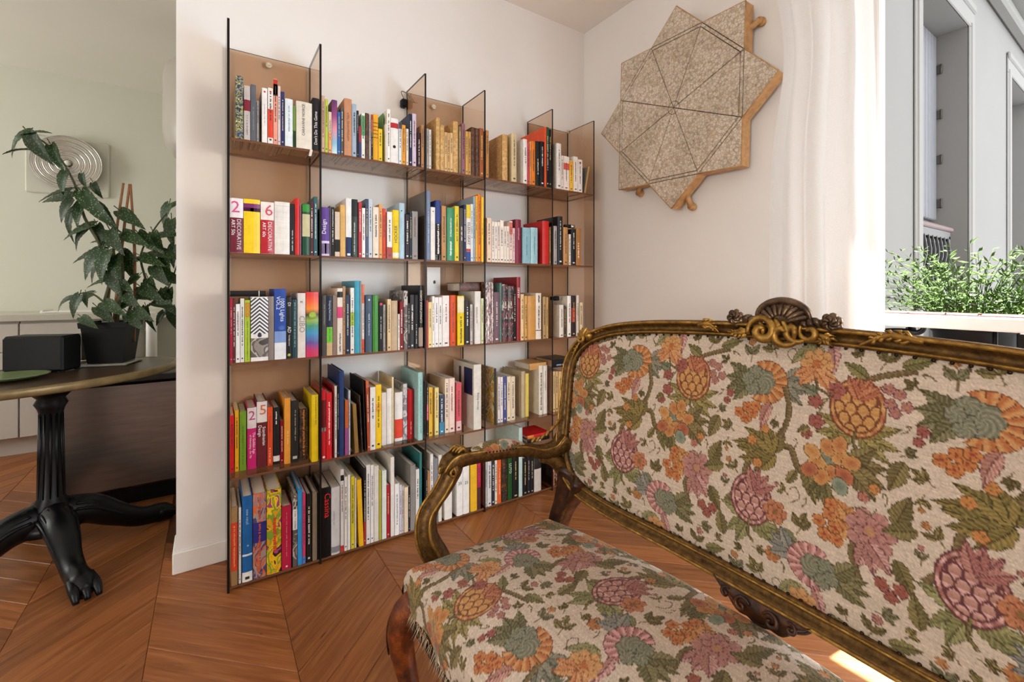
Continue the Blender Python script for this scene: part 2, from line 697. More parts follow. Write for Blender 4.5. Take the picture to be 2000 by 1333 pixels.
b = MB()
b.grid(cloth, 110, 60)
c_o = b.build('panel', M['curtain'], cu, world=True)
b = MB()
b.tube([(1.905, 1.05, 2.735), (1.905, -0.95, 2.735)], 0.012, 10)
b.ball((1.905, 1.06, 2.735), 0.022)
b.tube([(2.043, 1.0, 2.735), (1.905, 1.0, 2.735)], 0.008, 8)
b.tube([(2.043, -0.9, 2.735), (1.905, -0.9, 2.735)], 0.008, 8)
b.build('rod', M['chrome'], cu, world=True)

# ---- the wing of the building across the courtyard
fa = thing('building', 'pale courtyard wing of the building seen through the window', 'building', (4, 1.05, -3))
YF = 1.05
b = MB()
b.box((2.36, YF, -6), (4.17, YF + 0.5, 6))
b.box((5.386, YF, -6), (7.02, YF + 0.5, 6))
b.box((8.24, YF, -6), (12.5, YF + 0.5, 6))
for x0, x1 in ((4.17, 5.386), (7.02, 8.24)):
    b.box((x0, YF, 3.36), (x1, YF + 0.5, 6))
    b.box((x0, YF, -6), (x1, YF + 0.5, 0.6))
    b.box((x0, YF + 0.25, 0.6), (x1, YF + 0.5, 3.36))
b.build('wall', M['facade'], fa, world=True)
for x0, x1 in ((4.17, 5.386), (7.02, 8.24)):
    b = MB()
    for xa, xb in ((x0 - 0.16, x0), (x1, x1 + 0.16)):
        b.bbox((xa, YF - 0.015, 0.6), (xb, YF + 0.0, 3.36), 0.012)
        b.bbox((xa + 0.03, YF - 0.024, 0.6), (xb - 0.03, YF, 3.40), 0.012)
    b.bbox((x0 - 0.16, YF - 0.015, 3.36), (x1 + 0.16, YF, 3.54), 0.012)
    b.bbox((x0 - 0.16, YF - 0.03, 3.50), (x1 + 0.16, YF, 3.57), 0.012)
    b.build('window_surround', M['facade_trim'], fa, world=True)
b = MB()
b.bbox((2.36, YF - 0.22, 3.92), (12.5, YF, 4.06), 0.02)
b.bbox((2.36, YF - 0.30, 4.06), (12.5, YF, 4.2), 0.02)
b.bbox((2.36, YF - 0.10, 3.80), (12.5, YF, 3.92), 0.02)
b.build('cornice', M['facade_trim'], fa, world=True)
b = MB()
b.bbox((2.36, YF - 0.05, 1.07), (4.6, YF, 1.115), 0.01)
b.build('string_course', M['facade_trim'], fa, world=True)
for i in range(5):
    b = MB()
    b.bbox((4.985 + i * 0.078, YF + 0.195, 1.72), (5.06 + i * 0.078, YF + 0.23, 3.35), 0.008)
    b.build('shutter_board', M['shutter'], fa, world=True)
for z in (3.02, 2.62, 2.22, 1.83):
    b = MB()
    b.bbox((5.366, YF + 0.165, z), (5.386, YF + 0.20, z + 0.075), 0.004)
    b.tube([(5.37, YF + 0.165, z - 0.005), (5.37, YF + 0.165, z + 0.08)], 0.008, 8)
    b.build('shutter_hinge', M['hinge'], fa, world=True)
# iron guard of the far window
b = MB()
b.bbox((4.18, YF + 0.04, 1.585), (5.17, YF + 0.10, 1.625), 0.01)
b.build('far_handrail', M['redwood'], fa, world=True, label='red brown handrail of the far window')
b = MB()
b.bbox((4.18, YF + 0.05, 1.52), (5.12, YF + 0.075, 1.585), 0.004)
b.box((4.18, YF + 0.07, 0.95), (5.1, YF + 0.08, 1.55))
b.bbox((5.08, YF + 0.05, 0.95), (5.12, YF + 0.075, 1.55), 0.004)
for i in range(9):
    x = 4.25 + i * 0.1
    b.tube(bez([(x, YF + 0.06, 0.95), (x + 0.035, YF + 0.06, 1.1), (x - 0.03, YF + 0.06, 1.25), (x + 0.03, YF + 0.06, 1.4), (x, YF + 0.06, 1.53)], 14), [0.014, 0.024, 0.016, 0.026, 0.014], 6)
    for z in (1.08, 1.22, 1.38, 1.48):
        b.ball((x + 0.05, YF + 0.06, z), (0.03, 0.012, 0.03), seg=6, rings=4)
b.build('far_iron_guard', M['iron'], fa, world=True)
b = MB()
b.box((2.26, -9, -6.3), (14, 1.05, -6))
gr = b.build('courtyard_ground', mat('courtyard_paving', '2e2d2c', 0.9, var=0.1, scale=2))
gr['kind'] = 'structure'

# ---- plant in a black pot hung on the guard
fp = thing('window_box_plant', 'green plant with small pale flowers in black pot outside the window', 'plant', (2.405, 0.45, 0.78))
b = MB()
b.lathe([(0.085, 0), (0.10, 0.02), (0.118, 0.17), (0.124, 0.175), (0.124, 0.20), (0.112, 0.20), (0.108, 0.18), (0.0, 0.178)], 28, M=Matrix.Diagonal((0.95, 1.0, 1, 1)))
b.build('pot', M['pot'], fp)
b = MB()
b.bbox((-0.16, -0.16, -0.03), (0.12, 0.16, -0.015), 0.004)
b.bbox((-0.165, -0.16, -0.03), (-0.15, -0.13, 0.19), 0.004)
b.bbox((-0.165, 0.13, -0.03), (-0.15, 0.16, 0.19), 0.004)
b.lathe([(0.08, -0.015), (0.09, 0.0)], 16)
b.build('bracket', M['iron'], fp)
rl = random.Random(11)
M['out_leaf'] = mat('fresh_green_leaf', '3a5716', 0.85, var=0.35, scale=14)
M['petal'] = mat('pale_lilac_petal', '9a99ad', 0.6, var=0.06)
fol, flo, sts = MB(), MB(), MB()
for i in range(210):
    a = rl.uniform(0, 2 * PI)
    r = rl.uniform(0.02, 0.10)
    base = Vector((r * math.cos(a), r * math.sin(a), 0.18))
    sp = rl.uniform(0.08, 0.30)
    tip = base + Vector((math.cos(a) * sp * 0.38, math.sin(a) * sp + rl.uniform(-0.12, 0.12), rl.uniform(0.08, 0.36) - sp * 0.22))
    mid = (base + tip) / 2 + Vector((0, 0, 0.05))
    path = bez([base, mid, tip], 6)
    sts.tube(path, [0.0014, 0.0007], 3)
    for k in range(1, 7):
        for sd in (-1, 1):
            p = path[k]
            d = Vector((rl.uniform(-1, 1), rl.uniform(-1, 1), rl.uniform(0.0, 1.0))).normalized()
            L = rl.uniform(0.018, 0.036)
            s = d.orthogonal().normalized() * L * 0.17
            up = d.cross(s).normalized() * L * 0.05
            fol.add([p, p + d * L * 0.5 + s + up, p + d * L, p + d * L * 0.5 - s + up], [(0, 1, 2), (0, 2, 3)])
    if rl.random() < 0.30:
        for q in range(5):
            aa = 2 * PI * q / 5 + rl.random()
            d = Vector((math.cos(aa) * 0.6, math.sin(aa), 0.25)).normalized()
            L = 0.016
            s = Vector((-d.y, d.x, 0)).normalized() * 0.004
            flo.add([tip, tip + d * L * 0.6 + s, tip + d * L, tip + d * L * 0.6 - s], [(0, 1, 2, 3)])
sts.build('stems', M['out_leaf'], fp)['kind'] = 'stuff'
fol.build('foliage', M['out_leaf'], fp)['kind'] = 'stuff'
flo.build('flowers', M['petal'], fp)['kind'] = 'stuff'

# ================================================================ SOFA
TW, TH, RES = 34.0, 46.0, 0.085     # repeat of the tapestry in cm, cm per stitch


def tapestry():
    """flat colours of the woven flower pattern, one repeat, drawn stitch by stitch"""
    nx, ny = int(TW / RES), int(TH / RES)
    X, Y = np.meshgrid((np.arange(nx) + 0.5) * RES, (np.arange(ny) + 0.5) * RES)
    img = np.zeros((ny, nx, 3))
    def C(h):
        return np.array(lin(h)[:3])
    cream = C('c7b5a3')
    img[:] = cream
    rg = np.random.RandomState(3)
    img *= (1 + 0.05 * rg.randn(ny, 1, 1)) * (1 + 0.04 * rg.randn(ny, nx, 1))

    def loc(cx, cy, ang):
        dx = (X - cx + TW / 2) % TW - TW / 2
        dy = (Y - cy + TH / 2) % TH - TH / 2
        a = math.radians(ang)
        return dx * math.cos(a) + dy * math.sin(a), -dx * math.sin(a) + dy * math.cos(a)

    def put(mask, col):
        img[mask] = col[mask] if col.shape == img.shape else col

    def mixc(c0, c1, t):
        t = np.clip(t, 0, 1)[..., None]
        return C(c0) * (1 - t) + C(c1) * t

    def leaf(cx, cy, ang, L, w, c0='6a6038', c1='a1935c', out='54472b', serr=5.0, curve=0.0):
        L, w = L * 1.3, w * 1.3
        u, v = loc(cx, cy, ang)
        v = v - curve * (u / L) ** 2 * L
        s = np.clip(u / L, 0, 1)
        hw = w * np.sin(PI * s ** 0.75) * (0.82 + 0.26 * np.abs(np.sin(s * serr * PI)))
        m = (u > 0) & (u < L) & (np.abs(v) < hw)
        r = np.abs(v) / np.maximum(hw, 1e-4)
        vein = np.sin((s * 9 - r * 1.3) * 2 * PI)
        col = mixc(c0, c1, 0.45 + 0.45 * vein + 0.25 * np.sign(v))
        put(m, col)
        put(m & (np.abs(v) < 0.09), C(out) + 0 * img)
        put(m & (hw - np.abs(v) < 0.11), C(out) + 0 * img)

    def stem(pts, th, c0='6b5a3c', c1='8d7a54'):
        th = th * 1.25
        P = [np.array((p[0], p[1])) for p in bez([(a, b, 0) for a, b in pts], 18)]
        for a, b in zip(P[:-1], P[1:]):
            d = b - a
            L = np.hypot(*d)
            if L < 1e-6:
                continue
            u, v = loc(a[0], a[1], math.degrees(math.atan2(d[1], d[0])))
            m = (u > -th * 0.3) & (u < L + th * 0.3) & (np.abs(v) < th / 2)
            put(m, mixc(c0, c1, 0.5 + v / th + 0.4 * np.sin(u * 9)))
            if th > 0.4:
                put(m & (np.abs(v) > th / 2 - 0.10), C('4d3a26') + 0 * img)

    def flower(cx, cy, R, n, c0, c1, out, core='b98f3c', rot=0, rings=2):
        R = R * 1.22
        u, v = loc(cx, cy, rot)
        th = np.arctan2(v, u)
        r = np.hypot(u, v)
        for k in range(rings):
            Rk = R * (1 - 0.36 * k)
            ph = k * PI / n
            lob = np.abs(np.cos((th + ph) * n / 2))
            edge = Rk * (0.70 + 0.30 * lob ** 0.6)
            m = r < edge
            col = mixc(c0, c1, r / Rk * 0.7 + 0.35 * np.sin(th * n * 3 + k) * 0.6)
            put(m, col)
            put(m & (edge - r < 0.13), C(out) + 0 * img)
            put(m & (lob < 0.14), C(out) + 0 * img)
        put(r < R * 0.2, C(core) + 0 * img)

    def bud(cx, cy, ang, L, w, cols, out):
        """artichoke like bud: overlapping scales within an egg shape, collar petals around"""
        L, w = L * 1.25, w * 1.25
        u, v = loc(cx, cy, ang)
        s = u / L
        e = (s - 0.5) ** 2 / 0.25 + (v / w) ** 2
        collar = (s - 0.5) ** 2 / 0.36 + (v / (w * 1.22)) ** 2 < 1
        put(collar, mixc(cols[2], cols[1], 0.5 + 0.5 * np.sin(np.arctan2(v / w, s - 0.5) * 16)))
        put(collar & ((s - 0.5) ** 2 / 0.36 + (v / (w * 1.22)) ** 2 > 0.86), C(out) + 0 * img)
        m = e < 0.86
        row = s * 4.8
        ri = np.floor(row)
        cxn = v / w * 1.9 + 0.5 * (ri % 2)
        fx = cxn - np.floor(cxn) - 0.5
        fy = row - ri
        sc = np.hypot(fx * 1.25, (fy - 0.15) * 0.8)
        put(m, mixc(cols[0], cols[1], fy * 0.9 + 0.1))
        put(m & ((sc > 0.52) & (sc < 0.68)), C(out) + 0 * img)
        put((e < 1.0) & (e > 0.84), C(out) + 0 * img)

    def pome(cx, cy, ang, R, cols, out):
        """open pomegranate: striped half shell around a grey green heart"""
        R = R * 1.08
        u, v = loc(cx, cy, ang)
        r = np.hypot(u, v * 1.02)
        th = np.arctan2(v, u)
        m = (r < R) & (np.abs(th) < 2.15)
        put(m, mixc(cols[0], cols[1], 0.5 + 0.5 * np.sin(th * 15)))
        put(m & (np.abs(np.sin(th * 7.5)) < 0.16), C(out) + 0 * img)
        put((r < R) & (r > R - 0.14) & (np.abs(th) < 2.2), C(out) + 0 * img)
        for (a, b, rr) in ((-0.15, 0.0, 0.62), (-0.5, 0.38, 0.36), (-0.55, -0.35, 0.36), (-0.8, 0.05, 0.32)):
            uu, vv = u - a * R, v - b * R
            q = np.hypot(uu, vv)
            tt = np.arctan2(vv, uu)
            ed = R * rr * (0.85 + 0.15 * np.abs(np.cos(tt * 3.5)))
            mm = q < ed
            put(mm, mixc('6f746a', '969a8a', 0.5 + 0.5 * np.sin(tt * 7 + q * 7)))
            put(mm & (ed - q < 0.12), C('4c4f44') + 0 * img)

    def cluster(cx, cy, R, seed):
        R = R * 1.25
        rr = random.Random(seed)
        for k in range(13):
            a = k * 2.4
            d = R * 0.27 * math.sqrt(k)
            x, y = cx + d * math.cos(a), cy + d * math.sin(a)
            u, v = loc(x, y, math.degrees(a))
            q = np.hypot(u / 1.25, v)
            c0, c1 = rr.choice([('b5643a', 'd39a58'), ('9a4a3c', 'c9764e'), ('6f8078', '93a398'), ('c07a38', 'd9a86a')])
            m = q < R * 0.30
            put(m, mixc(c0, c1, q / (R * 0.30)))
            put(m & (q > R * 0.30 - 0.10), C('59442e') + 0 * img)

    def berry(cx, cy, r, c='934447'):
        flower(cx, cy, r, 5, c, 'b9706c', '5c2c2e', 'a8644a', rings=1)

    def tendril(pts):
        stem(pts, 0.17, '6b5a3c', '6b5a3c')

    OR, ORo = ('c06a34', 'd8a066', 'b8754a'), '7c4426'
    PK, PKo = ('b07074', 'cda09c', 'a86a70'), '743f48'
    # --- branches
    stem([(2, 10), (5, 14), (6, 19), (9.5, 23)], 1.0)
    stem([(9.5, 23), (14, 24.5), (16, 21), (20, 18.5)], 1.0)
    stem([(22, 34), (24, 38), (27.5, 40.5), (33, 42.5)], 0.9)
    stem([(27, 6), (25.5, 10), (27.5, 14)], 0.8)
    stem([(10, 33), (13.5, 36.5), (16.5, 38)], 0.8)
    # --- scroll of acanthus leaves
    for a, L, w_, cu in ((165, 7.0, 1.4, 0.25), (190, 6.5, 1.3, -0.1), (215, 6.2, 1.3, -0.25), (140, 6.0, 1.2, 0.2), (112, 5.2, 1.1, 0.1), (240, 5.0, 1.1, -0.2), (80, 4.6, 1.0, 0)):
        leaf(11.5, 22.5, a, L, w_, '6d6336', 'a38f4e', '453d22', 4, cu)
    for x, y in ((6.5, 24), (8, 19.6), (9, 27)):
        flower(x, y, 0.9, 5, 'c4702f', 'dba25c', '7b4a26', rings=1)
    leaf(17, 22, -70, 5.5, 1.1, '6a6038', '9c8f5c')
    leaf(20, 18, -35, 4.5, 1.0, '6a6038', '9c8f5c')
    # --- orange pomegranate
    for a in (150, 180, 205, 232):
        leaf(5.5, 36.5, a, 5.0, 1.15, '5e5f40', '929070')
    for a in (20, 45, -10, -40):
        leaf(11.5, 36.8, a, 4.6, 0.95, '6e7168', '9a9a90', '50504a')
    pome(8.2, 36.5, 0, 4.3, OR, ORo)
    leaf(10, 32.5, 235, 4.6, 1.0, 'a86a6a', 'c99a90', '74444a', curve=0.3)
    stem([(12.5, 36), (13.5, 32), (13, 28.5), (12, 26)], 0.9)
    # --- orange bud with its leaves
    for a in (200, 225, -20, -45, 170, 10):
        leaf(25.2, 30.5, a, 5.4, 1.0, '7c7440', 'b3a468', '5a4c2a', 5, 0.12 if a < 90 and a > -90 else -0.12)
    bud(25.2, 30.2, 90, 7.2, 3.0, ('c98a48', 'd8a866', 'bb6a4a'), '80452c')
    for a in (65, 90, 115, 40):
        leaf(25.2, 36.2, a, 3.6, 0.8, 'b05a48', 'd08a62', '80453a', 6)
    stem([(25.2, 30.3), (25, 28.5), (26, 26.5)], 0.5, '6a6038', '9c8f5c')
    # --- small red flowers on their twigs
    stem([(21, 36.5), (19.5, 34), (18.5, 31)], 0.28)
    stem([(20.5, 35.5), (18, 34.5), (17, 33.5)], 0.24)
    for x, y, r in ((21.5, 37.2, 1.5), (18.2, 34.6, 1.2), (18.6, 30.8, 1.25), (17.0, 28.2, 1.0), (0.8, 33.0, 0.85), (0.2, 31.2, 0.75)):
        berry(x, y, r)
    leaf(18.6, 36.0, 160, 2.6, 0.9, '5f6a5a', '8b9482')
    leaf(17.5, 29.5, 215, 2.2, 0.6)
    # --- fruit cluster
    for a in (20, -10, 50, -35):
        leaf(23.8, 23.8, a, 5.2, 1.2, '665c3a', '998a5a', curve=-0.1)
    for a in (235, 260, 285):
        leaf(20.6, 20.5, a, 3.4, 0.8, '5d5a3a', '8d8a5c')
    cluster(21.6, 23.6, 3.6, 4)
    flower(28.5, 21.5, 0.8, 5, 'c4702f', 'dba25c', '7b4a26', rings=1)
    flower(27.0, 19.6, 0.8, 5, 'b5605a', 'd09088', '74404a', rings=1)
    tendril([(28, 25), (30, 24.2), (31.5, 25.5), (30.8, 26.6)])
    # --- peony
    for a in (170, 200, 140):
        leaf(27, 13.8, a, 5.0, 1.2, 'c4783c', 'd9a666', '84522c')
    flower(28.2, 14.2, 3.3, 7, 'a8666c', 'c9969a', '713f4a', 'c08a6a', rot=10, rings=3)
    for a in (250, 280, 310):
        leaf(28.2, 12.4, a, 4.0, 1.1, 'a86a70', 'cba09c', '734450')
    leaf(31.5, 16.5, 70, 4.6, 1.3, '5c5433', '8f8252')
    leaf(31.8, 11.5, -60, 4.4, 1.1, '5c5433', '8f8252')
    # --- orange sprays
    for x, y in ((20.2, 12.8), (21.8, 14.6), (22.9, 12.6), (21.2, 10.8), (23.2, 10.6), (22.0, 16.4)):
        flower(x, y, 1.05, 5, 'c2662e', 'd99a56', '7c4526', 'a03f3a', rings=1)
    for x, y in ((3.2, 29.2), (4.8, 28.2), (6.2, 29.6), (5.0, 30.6), (6.8, 31.2)):
        flower(x, y, 1.05, 5, 'c2662e', 'd89450', '7c4526', 'a03f3a', rings=1)
    tendril([(24, 16), (26, 17.5), (28, 17), (29, 18.2)])
    # --- pink bud
    for a in (215, 240, -30, -5, 160):
        leaf(7.2, 7.8, a, 5.2, 1.05, '7a7a4c', 'a8a878', '54543a', 5, 0.1)
    bud(7.2, 7.5, 90, 7.0, 2.9, ('b4787a', 'cfa39c', 'a8636a'), '6f3b46')
    for a in (60, 35, 85, 110):
        leaf(7.6, 13.6, a, 4.0, 0.9, 'a05a62', 'c68c8a', '703d48', 6, -0.1)
    stem([(7.2, 7.6), (7, 5), (8, 3.5)], 0.5, '6a6038', '9c8f5c')
    flower(12.2, 11.2, 2.0, 6, 'b4604a', 'cf8d62', '7a4030', '8a6a3a', rings=2)
    flower(13.8, 5.6, 1.35, 6, 'b4602e', 'd09456', '7a4326', rings=1)
    flower(12.0, 2.6, 1.3, 6, 'b4602e', 'd09456', '7a4326', rings=1)
    stem([(12, 9.5), (13, 7.5), (13.6, 6)], 0.26)
    leaf(13.6, 8.4, -25, 3.0, 0.95, '5d6448', '8a9070')
    # --- pink pomegranate, facing the other way
    for a in (20, 0, -25, 45):
        leaf(22.5, 3.6, a, 4.8, 1.2, '62603e', '96906a')
    for a in (150, 175, 120, 200):
        leaf(15.8, 4.8, a, 3.8, 0.9, '7b7f86', 'a3a3a3', '55585c')
    pome(19.2, 3.9, 172, 4.0, ('b27276', 'cf9f9c', 'a0606a'), '6d3a46')
    leaf(19.5, 0.4, -65, 5.2, 0.9, 'b07478', 'cda09c', '74444e', curve=-0.25)
    # --- pale hanging spray and fillers
    for a in (230, 255, 280, 305):
        leaf(16.5, 45.5, a, 4.6, 0.9, '8d8d64', 'b5ad84', '66603f')
    for x, y in ((30, 36.5), (31.2, 38.3), (29.6, 38.9), (32.4, 36.4), (30.8, 35.1)):
        flower(x, y, 0.85, 5, 'a86068', 'c89496', '6f3c48', rings=1)
    flower(17.6, 41.6, 2.6, 8, 'cc8648', 'dfb07a', '99602f', 'c46a34', rings=3)
    for a in (200, 230, -20, -50):
        leaf(17.6, 40.4, a, 3.4, 0.9, 'cc7c48', 'e0aa78', '96582f')
    stem([(17.8, 38.8), (18.6, 37), (21, 36.2)], 0.4)
    leaf(31, 43, 20, 4.0, 0.9, '69683f', '98925e')
    leaf(26.5, 40.2, 150, 3.8, 0.9, '69683f', '98925e')
    tendril([(13, 41.5), (11.8, 43), (12.8, 44.2), (13.6, 43.4)])
    tendril([(15, 14), (16.5, 15.5), (15.8, 17.2), (14.6, 16.6)])
    leaf(14, 17.5, 60, 3.2, 0.7)
    leaf(1.5, 2.0, 100, 4.4, 1.1, '665f3a', '988c5a')
    leaf(32.5, 27.5, 250, 4.6, 1.2, '665c3a', '998a5a')
    leaf(0.8, 17.0, 200, 4.2, 1.1, '665f3a', '988c5a')
    for x, y in ((31.5, 5.2), (32.8, 6.8), (30.2, 6.6)):
        berry(x, y, 1.0, '94483f')
    # leafy twigs in the ground that is still empty
    base = np.abs(img - C('c7b5a3')).sum(2) < 0.26
    rq = random.Random(21)
    GR = [('6a6038', 'a1935c'), ('7a6f3e', 'b0a062'), ('666848', '93907a'), ('5f5636', '8f8050')]
    for R_, tries in ((2.5, 500), (1.9, 700), (1.45, 700), (1.1, 500)):
        for k in range(tries):
            x, y = rq.uniform(0, TW), rq.uniform(0, TH)
            u, v = loc(x, y, 0)
            m = np.hypot(u, v) < R_
            if not (m.any() and base[m].mean() > 0.955):
                continue
            a = rq.uniform(20, 160) if rq.random() < 0.7 else rq.uniform(0, 360)
            d = math.radians(a)
            x0, y0 = x - R_ * 0.95 * math.cos(d), y - R_ * 0.95 * math.sin(d)
            x1, y1 = x + R_ * 0.8 * math.cos(d), y + R_ * 0.8 * math.sin(d)
            g = rq.choice(GR)
            if R_ > 1.2:
                stem([(x0, y0), (x + 0.25 * math.sin(d), y - 0.25 * math.cos(d)), (x1, y1)], 0.2)
                for sd_ in (-1, 1):
                    leaf(x - R_ * 0.3 * math.cos(d), y - R_ * 0.3 * math.sin(d), a + sd_ * rq.uniform(38, 62), R_ * 0.86, R_ * 0.25, *g, serr=3, curve=-0.12 * sd_)
                if rq.random() < 0.55:
                    leaf(x + R_ * 0.1 * math.cos(d), y + R_ * 0.1 * math.sin(d), a, R_ * 0.72, R_ * 0.24, *g, serr=3)
                else:
                    flower(x1, y1, R_ * 0.30, 5, *rq.choice([('a8666c', 'c9969a', '713f4a'), ('b8703e', 'd9a470', '84522c'), ('94544f', 'b87f78', '5c2c2e')]), rings=1)
            else:
                tendril([(x0, y0), (x + 0.3 * math.sin(d), y - 0.3 * math.cos(d)), (x1, y1), (x + R_ * .4 * math.cos(d + .9), y + R_ * .4 * math.sin(d + .9))])
            base &= ~(np.hypot(u, v) < R_ * 1.02)
    # old dyes have faded
    g_ = img.mean(2, keepdims=True) * np.array([1.10, 1.0, 0.84])
    motif = (np.abs(img - C('c7b5a3')).sum(2) > 0.26)[..., None]
    img = np.where(motif, (img * 0.80 + g_ * 0.20) * np.array([0.86, 0.80, 0.68]), img)
    # woven unevenness of the threads
    img *= (1 + 0.10 * rg.randn(ny, nx, 1))
    return np.clip(img, 0, 1)


TAP = tapestry()


def tap_color(u, v):
    """u, v in metres along the cloth"""
    i = (np.floor(np.asarray(v) * 100 / RES).astype(int)) % TAP.shape[0]
    j = (np.floor(np.asarray(u) * 100 / RES).astype(int)) % TAP.shape[1]
    return TAP[i, j]


def tapestry_material():
    m, nt, b = nodes_of('floral_tapestry')
    at = N(nt, 'ShaderNodeVertexColor', layer_name='weave')
    tc = N(nt, 'ShaderNodeTexCoord')
    nt.links.new(at.outputs[0], b.inputs['Base Color'])
    b.inputs['Roughness'].default_value = 0.9
    b.inputs['Specular IOR Level'].default_value = 0.2
    b.inputs['Sheen Weight'].default_value = 0.15
    wv = N(nt, 'ShaderNodeTexWave', i_Scale=220.0, i_Distortion=0.6)
    nt.links.new(tc.outputs['Object'], wv.inputs['Vector'])
    bp = N(nt, 'ShaderNodeBump', i_Strength=0.18, i_Distance=0.001)
    nt.links.new(wv.outputs[0], bp.inputs['Height'])
    nt.links.new(bp.outputs[0], b.inputs['Normal'])
    return m


M['tapestry'] = tapestry_material()


def gilt(name, a, b_, c, metal=0.7, rough=0.38, sc=28.0):
    m, nt, b = nodes_of(name)
    tc = N(nt, 'ShaderNodeTexCoord')
    n1 = N(nt, 'ShaderNodeTexNoise', i_Scale=sc, i_Detail=6.0, i_Roughness=0.65)
    nt.links.new(tc.outputs['Object'], n1.inputs['Vector'])
    r = ramp(nt, [(0.30, lin(a)), (0.52, lin(b_)), (0.72, lin(c))])
    nt.links.new(n1.outputs[0], r.inputs[0])
    nt.links.new(r.outputs[0], b.inputs['Base Color'])
    b.inputs['Metallic'].default_value = metal
    rr = ramp(nt, [(0.3, (rough + 0.2,) * 3), (0.7, (rough,) * 3)])
    nt.links.new(n1.outputs[0], rr.inputs[0])
    nt.links.new(rr.outputs[0], b.inputs['Roughness'])
    n2 = N(nt, 'ShaderNodeTexNoise', i_Scale=120.0, i_Detail=3.0)
    nt.links.new(tc.outputs['Object'], n2.inputs['Vector'])
    bp = N(nt, 'ShaderNodeBump', i_Strength=0.15, i_Distance=0.001)
    nt.links.new(n2.outputs[0], bp.inputs['Height'])
    nt.links.new(bp.outputs[0], b.inputs['Normal'])
    return m


M['gilt'] = gilt('aged_gilt_wood', '3d2a14', '6b4d25', '8c6a35', 0.65, 0.34, 70.0)
M['gilt_b'] = gilt('bright_gilding', '6b4a20', 'a37b3a', 'd0a758', 0.8, 0.3, 45.0)
M['walnut'] = gilt('dark_carved_walnut', '1c0f08', '3c2010', '6b3a1a', 0.15, 0.28)
M['mahog'] = gilt('worn_reddish_wood', '2a1208', '6e3413', 'a3561f', 0.05, 0.3)
M['bronze'] = gilt('dark_polished_carving', '33261c', '6a5340', '9d8467', 0.7, 0.2)
M['nail'] = mat('dark_nail_heads', '2a1c10', 0.35, metal=0.6, var=0.2)

YC = 0.49
sofa = thing('sofa', 'carved gilt wood sofa covered in cream floral tapestry, seen from behind its seat', 'sofa', (0.65, YC, 0))
sofa['label'] = 'carved gilt wood sofa upholstered in cream floral tapestry'


def back_x(y, z, pad=0.0):
    return 0.90 + 0.15 * (z - 0.45) + 0.05 * (1 - ((y - YC) / 0.6) ** 2) - pad


# inner outline of the back (left half, top centre -> bottom centre), as (distance from centre, height)
half = [(0.0, 1.010), (0.12, 1.009), (0.25, 1.004), (0.36, 0.996), (0.45, 0.983), (0.515, 0.963), (0.56, 0.935), (0.588, 0.895), (0.597, 0.85), (0.595, 0.78), (0.592, 0.70), (0.588, 0.63),
        (0.570, 0.575), (0.525, 0.535), (0.46, 0.519), (0.38, 0.511), (0.25, 0.508), (0.12, 0.506), (0.0, 0.505)]
hp = bez([(a, z, 0) for a, z in half], 90)
loop = [(YC + p.x, p.y) for p in hp] + [(YC - p.x, p.y) for p in reversed(hp[1:-1])]
ln_ = np.array(loop)


def inside_signed(pts):
    """distance to the outline, positive inside"""
    P = np.asarray(pts)
    A = ln_
    B = np.roll(ln_, -1, axis=0)
    best = np.full(len(P), 1e9)
    ins = np.zeros(len(P), bool)
    for a, b_ in zip(A, B):
        d = b_ - a
        t = np.clip(((P - a) @ d) / (d @ d + 1e-12), 0, 1)
        q = a + t[:, None] * d
        best = np.minimum(best, np.hypot(*(P - q).T))
        c = ((a[1] > P[:, 1]) != (b_[1] > P[:, 1]))
        xi = a[0] + (P[:, 1] - a[1]) / ((b_[1] - a[1]) or 1e-9) * (b_[0] - a[0])
        ins ^= c & (P[:, 0] < xi)
    return np.where(ins, best, -best)


# ---- the padded back
st = 0.0021
ys = np.arange(YC - 0.62, YC + 0.62, st)
zs_ = np.arange(0.49, 1.03, st)
GY, GZ = np.meshgrid(ys, zs_)
sd = inside_signed(np.stack([GY.ravel(), GZ.ravel()], 1)).reshape(GY.shape)
pad = 0.026 * np.clip(np.clip(sd, 0, 1) / 0.11, 0, 1) ** 0.55 - 0.004
GX = 0.90 + 0.15 * (GZ - 0.45) + 0.05 * (1 - ((GY - YC) / 0.6) ** 2) - pad
ok = sd > -0.010
idx = -np.ones(GY.shape, int)
idx[ok] = np.arange(ok.sum())
V = np.stack([GX[ok] - 0.65, GY[ok] - YC, GZ[ok]], 1)
q4 = np.stack([idx[:-1, :-1], idx[1:, :-1], idx[1:, 1:], idx[:-1, 1:]], -1).reshape(-1, 4)
q4 = q4[(q4 >= 0).all(1)]


def big_mesh(name, V, Q, col, m, parent):
    me = bpy.data.meshes.new(name)
    me.vertices.add(len(V))
    me.vertices.foreach_set('co', V.astype(np.float32).ravel())
    me.loops.add(len(Q) * 4)
    me.loops.foreach_set('vertex_index', Q.astype(np.int32).ravel())
    me.polygons.add(len(Q))
    me.polygons.foreach_set('loop_start', np.arange(0, len(Q) * 4, 4, dtype=np.int32))
    me.polygons.foreach_set('use_smooth', np.ones(len(Q), bool))
    me.update()
    me.validate()
    at = me.color_attributes.new('weave', 'FLOAT_COLOR', 'POINT')
    at.data.foreach_set('color', np.concatenate([col, np.ones((len(V), 1))], 1).astype(np.float32).ravel())
    me.materials.append(m)
    o = bpy.data.objects.new(name, me)
    COL.objects.link(o)
    o.parent = parent
    return o


big_mesh('back_cushion', V, q4, tap_color(1.02 - GY[ok] + 0.25, GZ[ok] - 0.091), M['tapestry'], sofa)
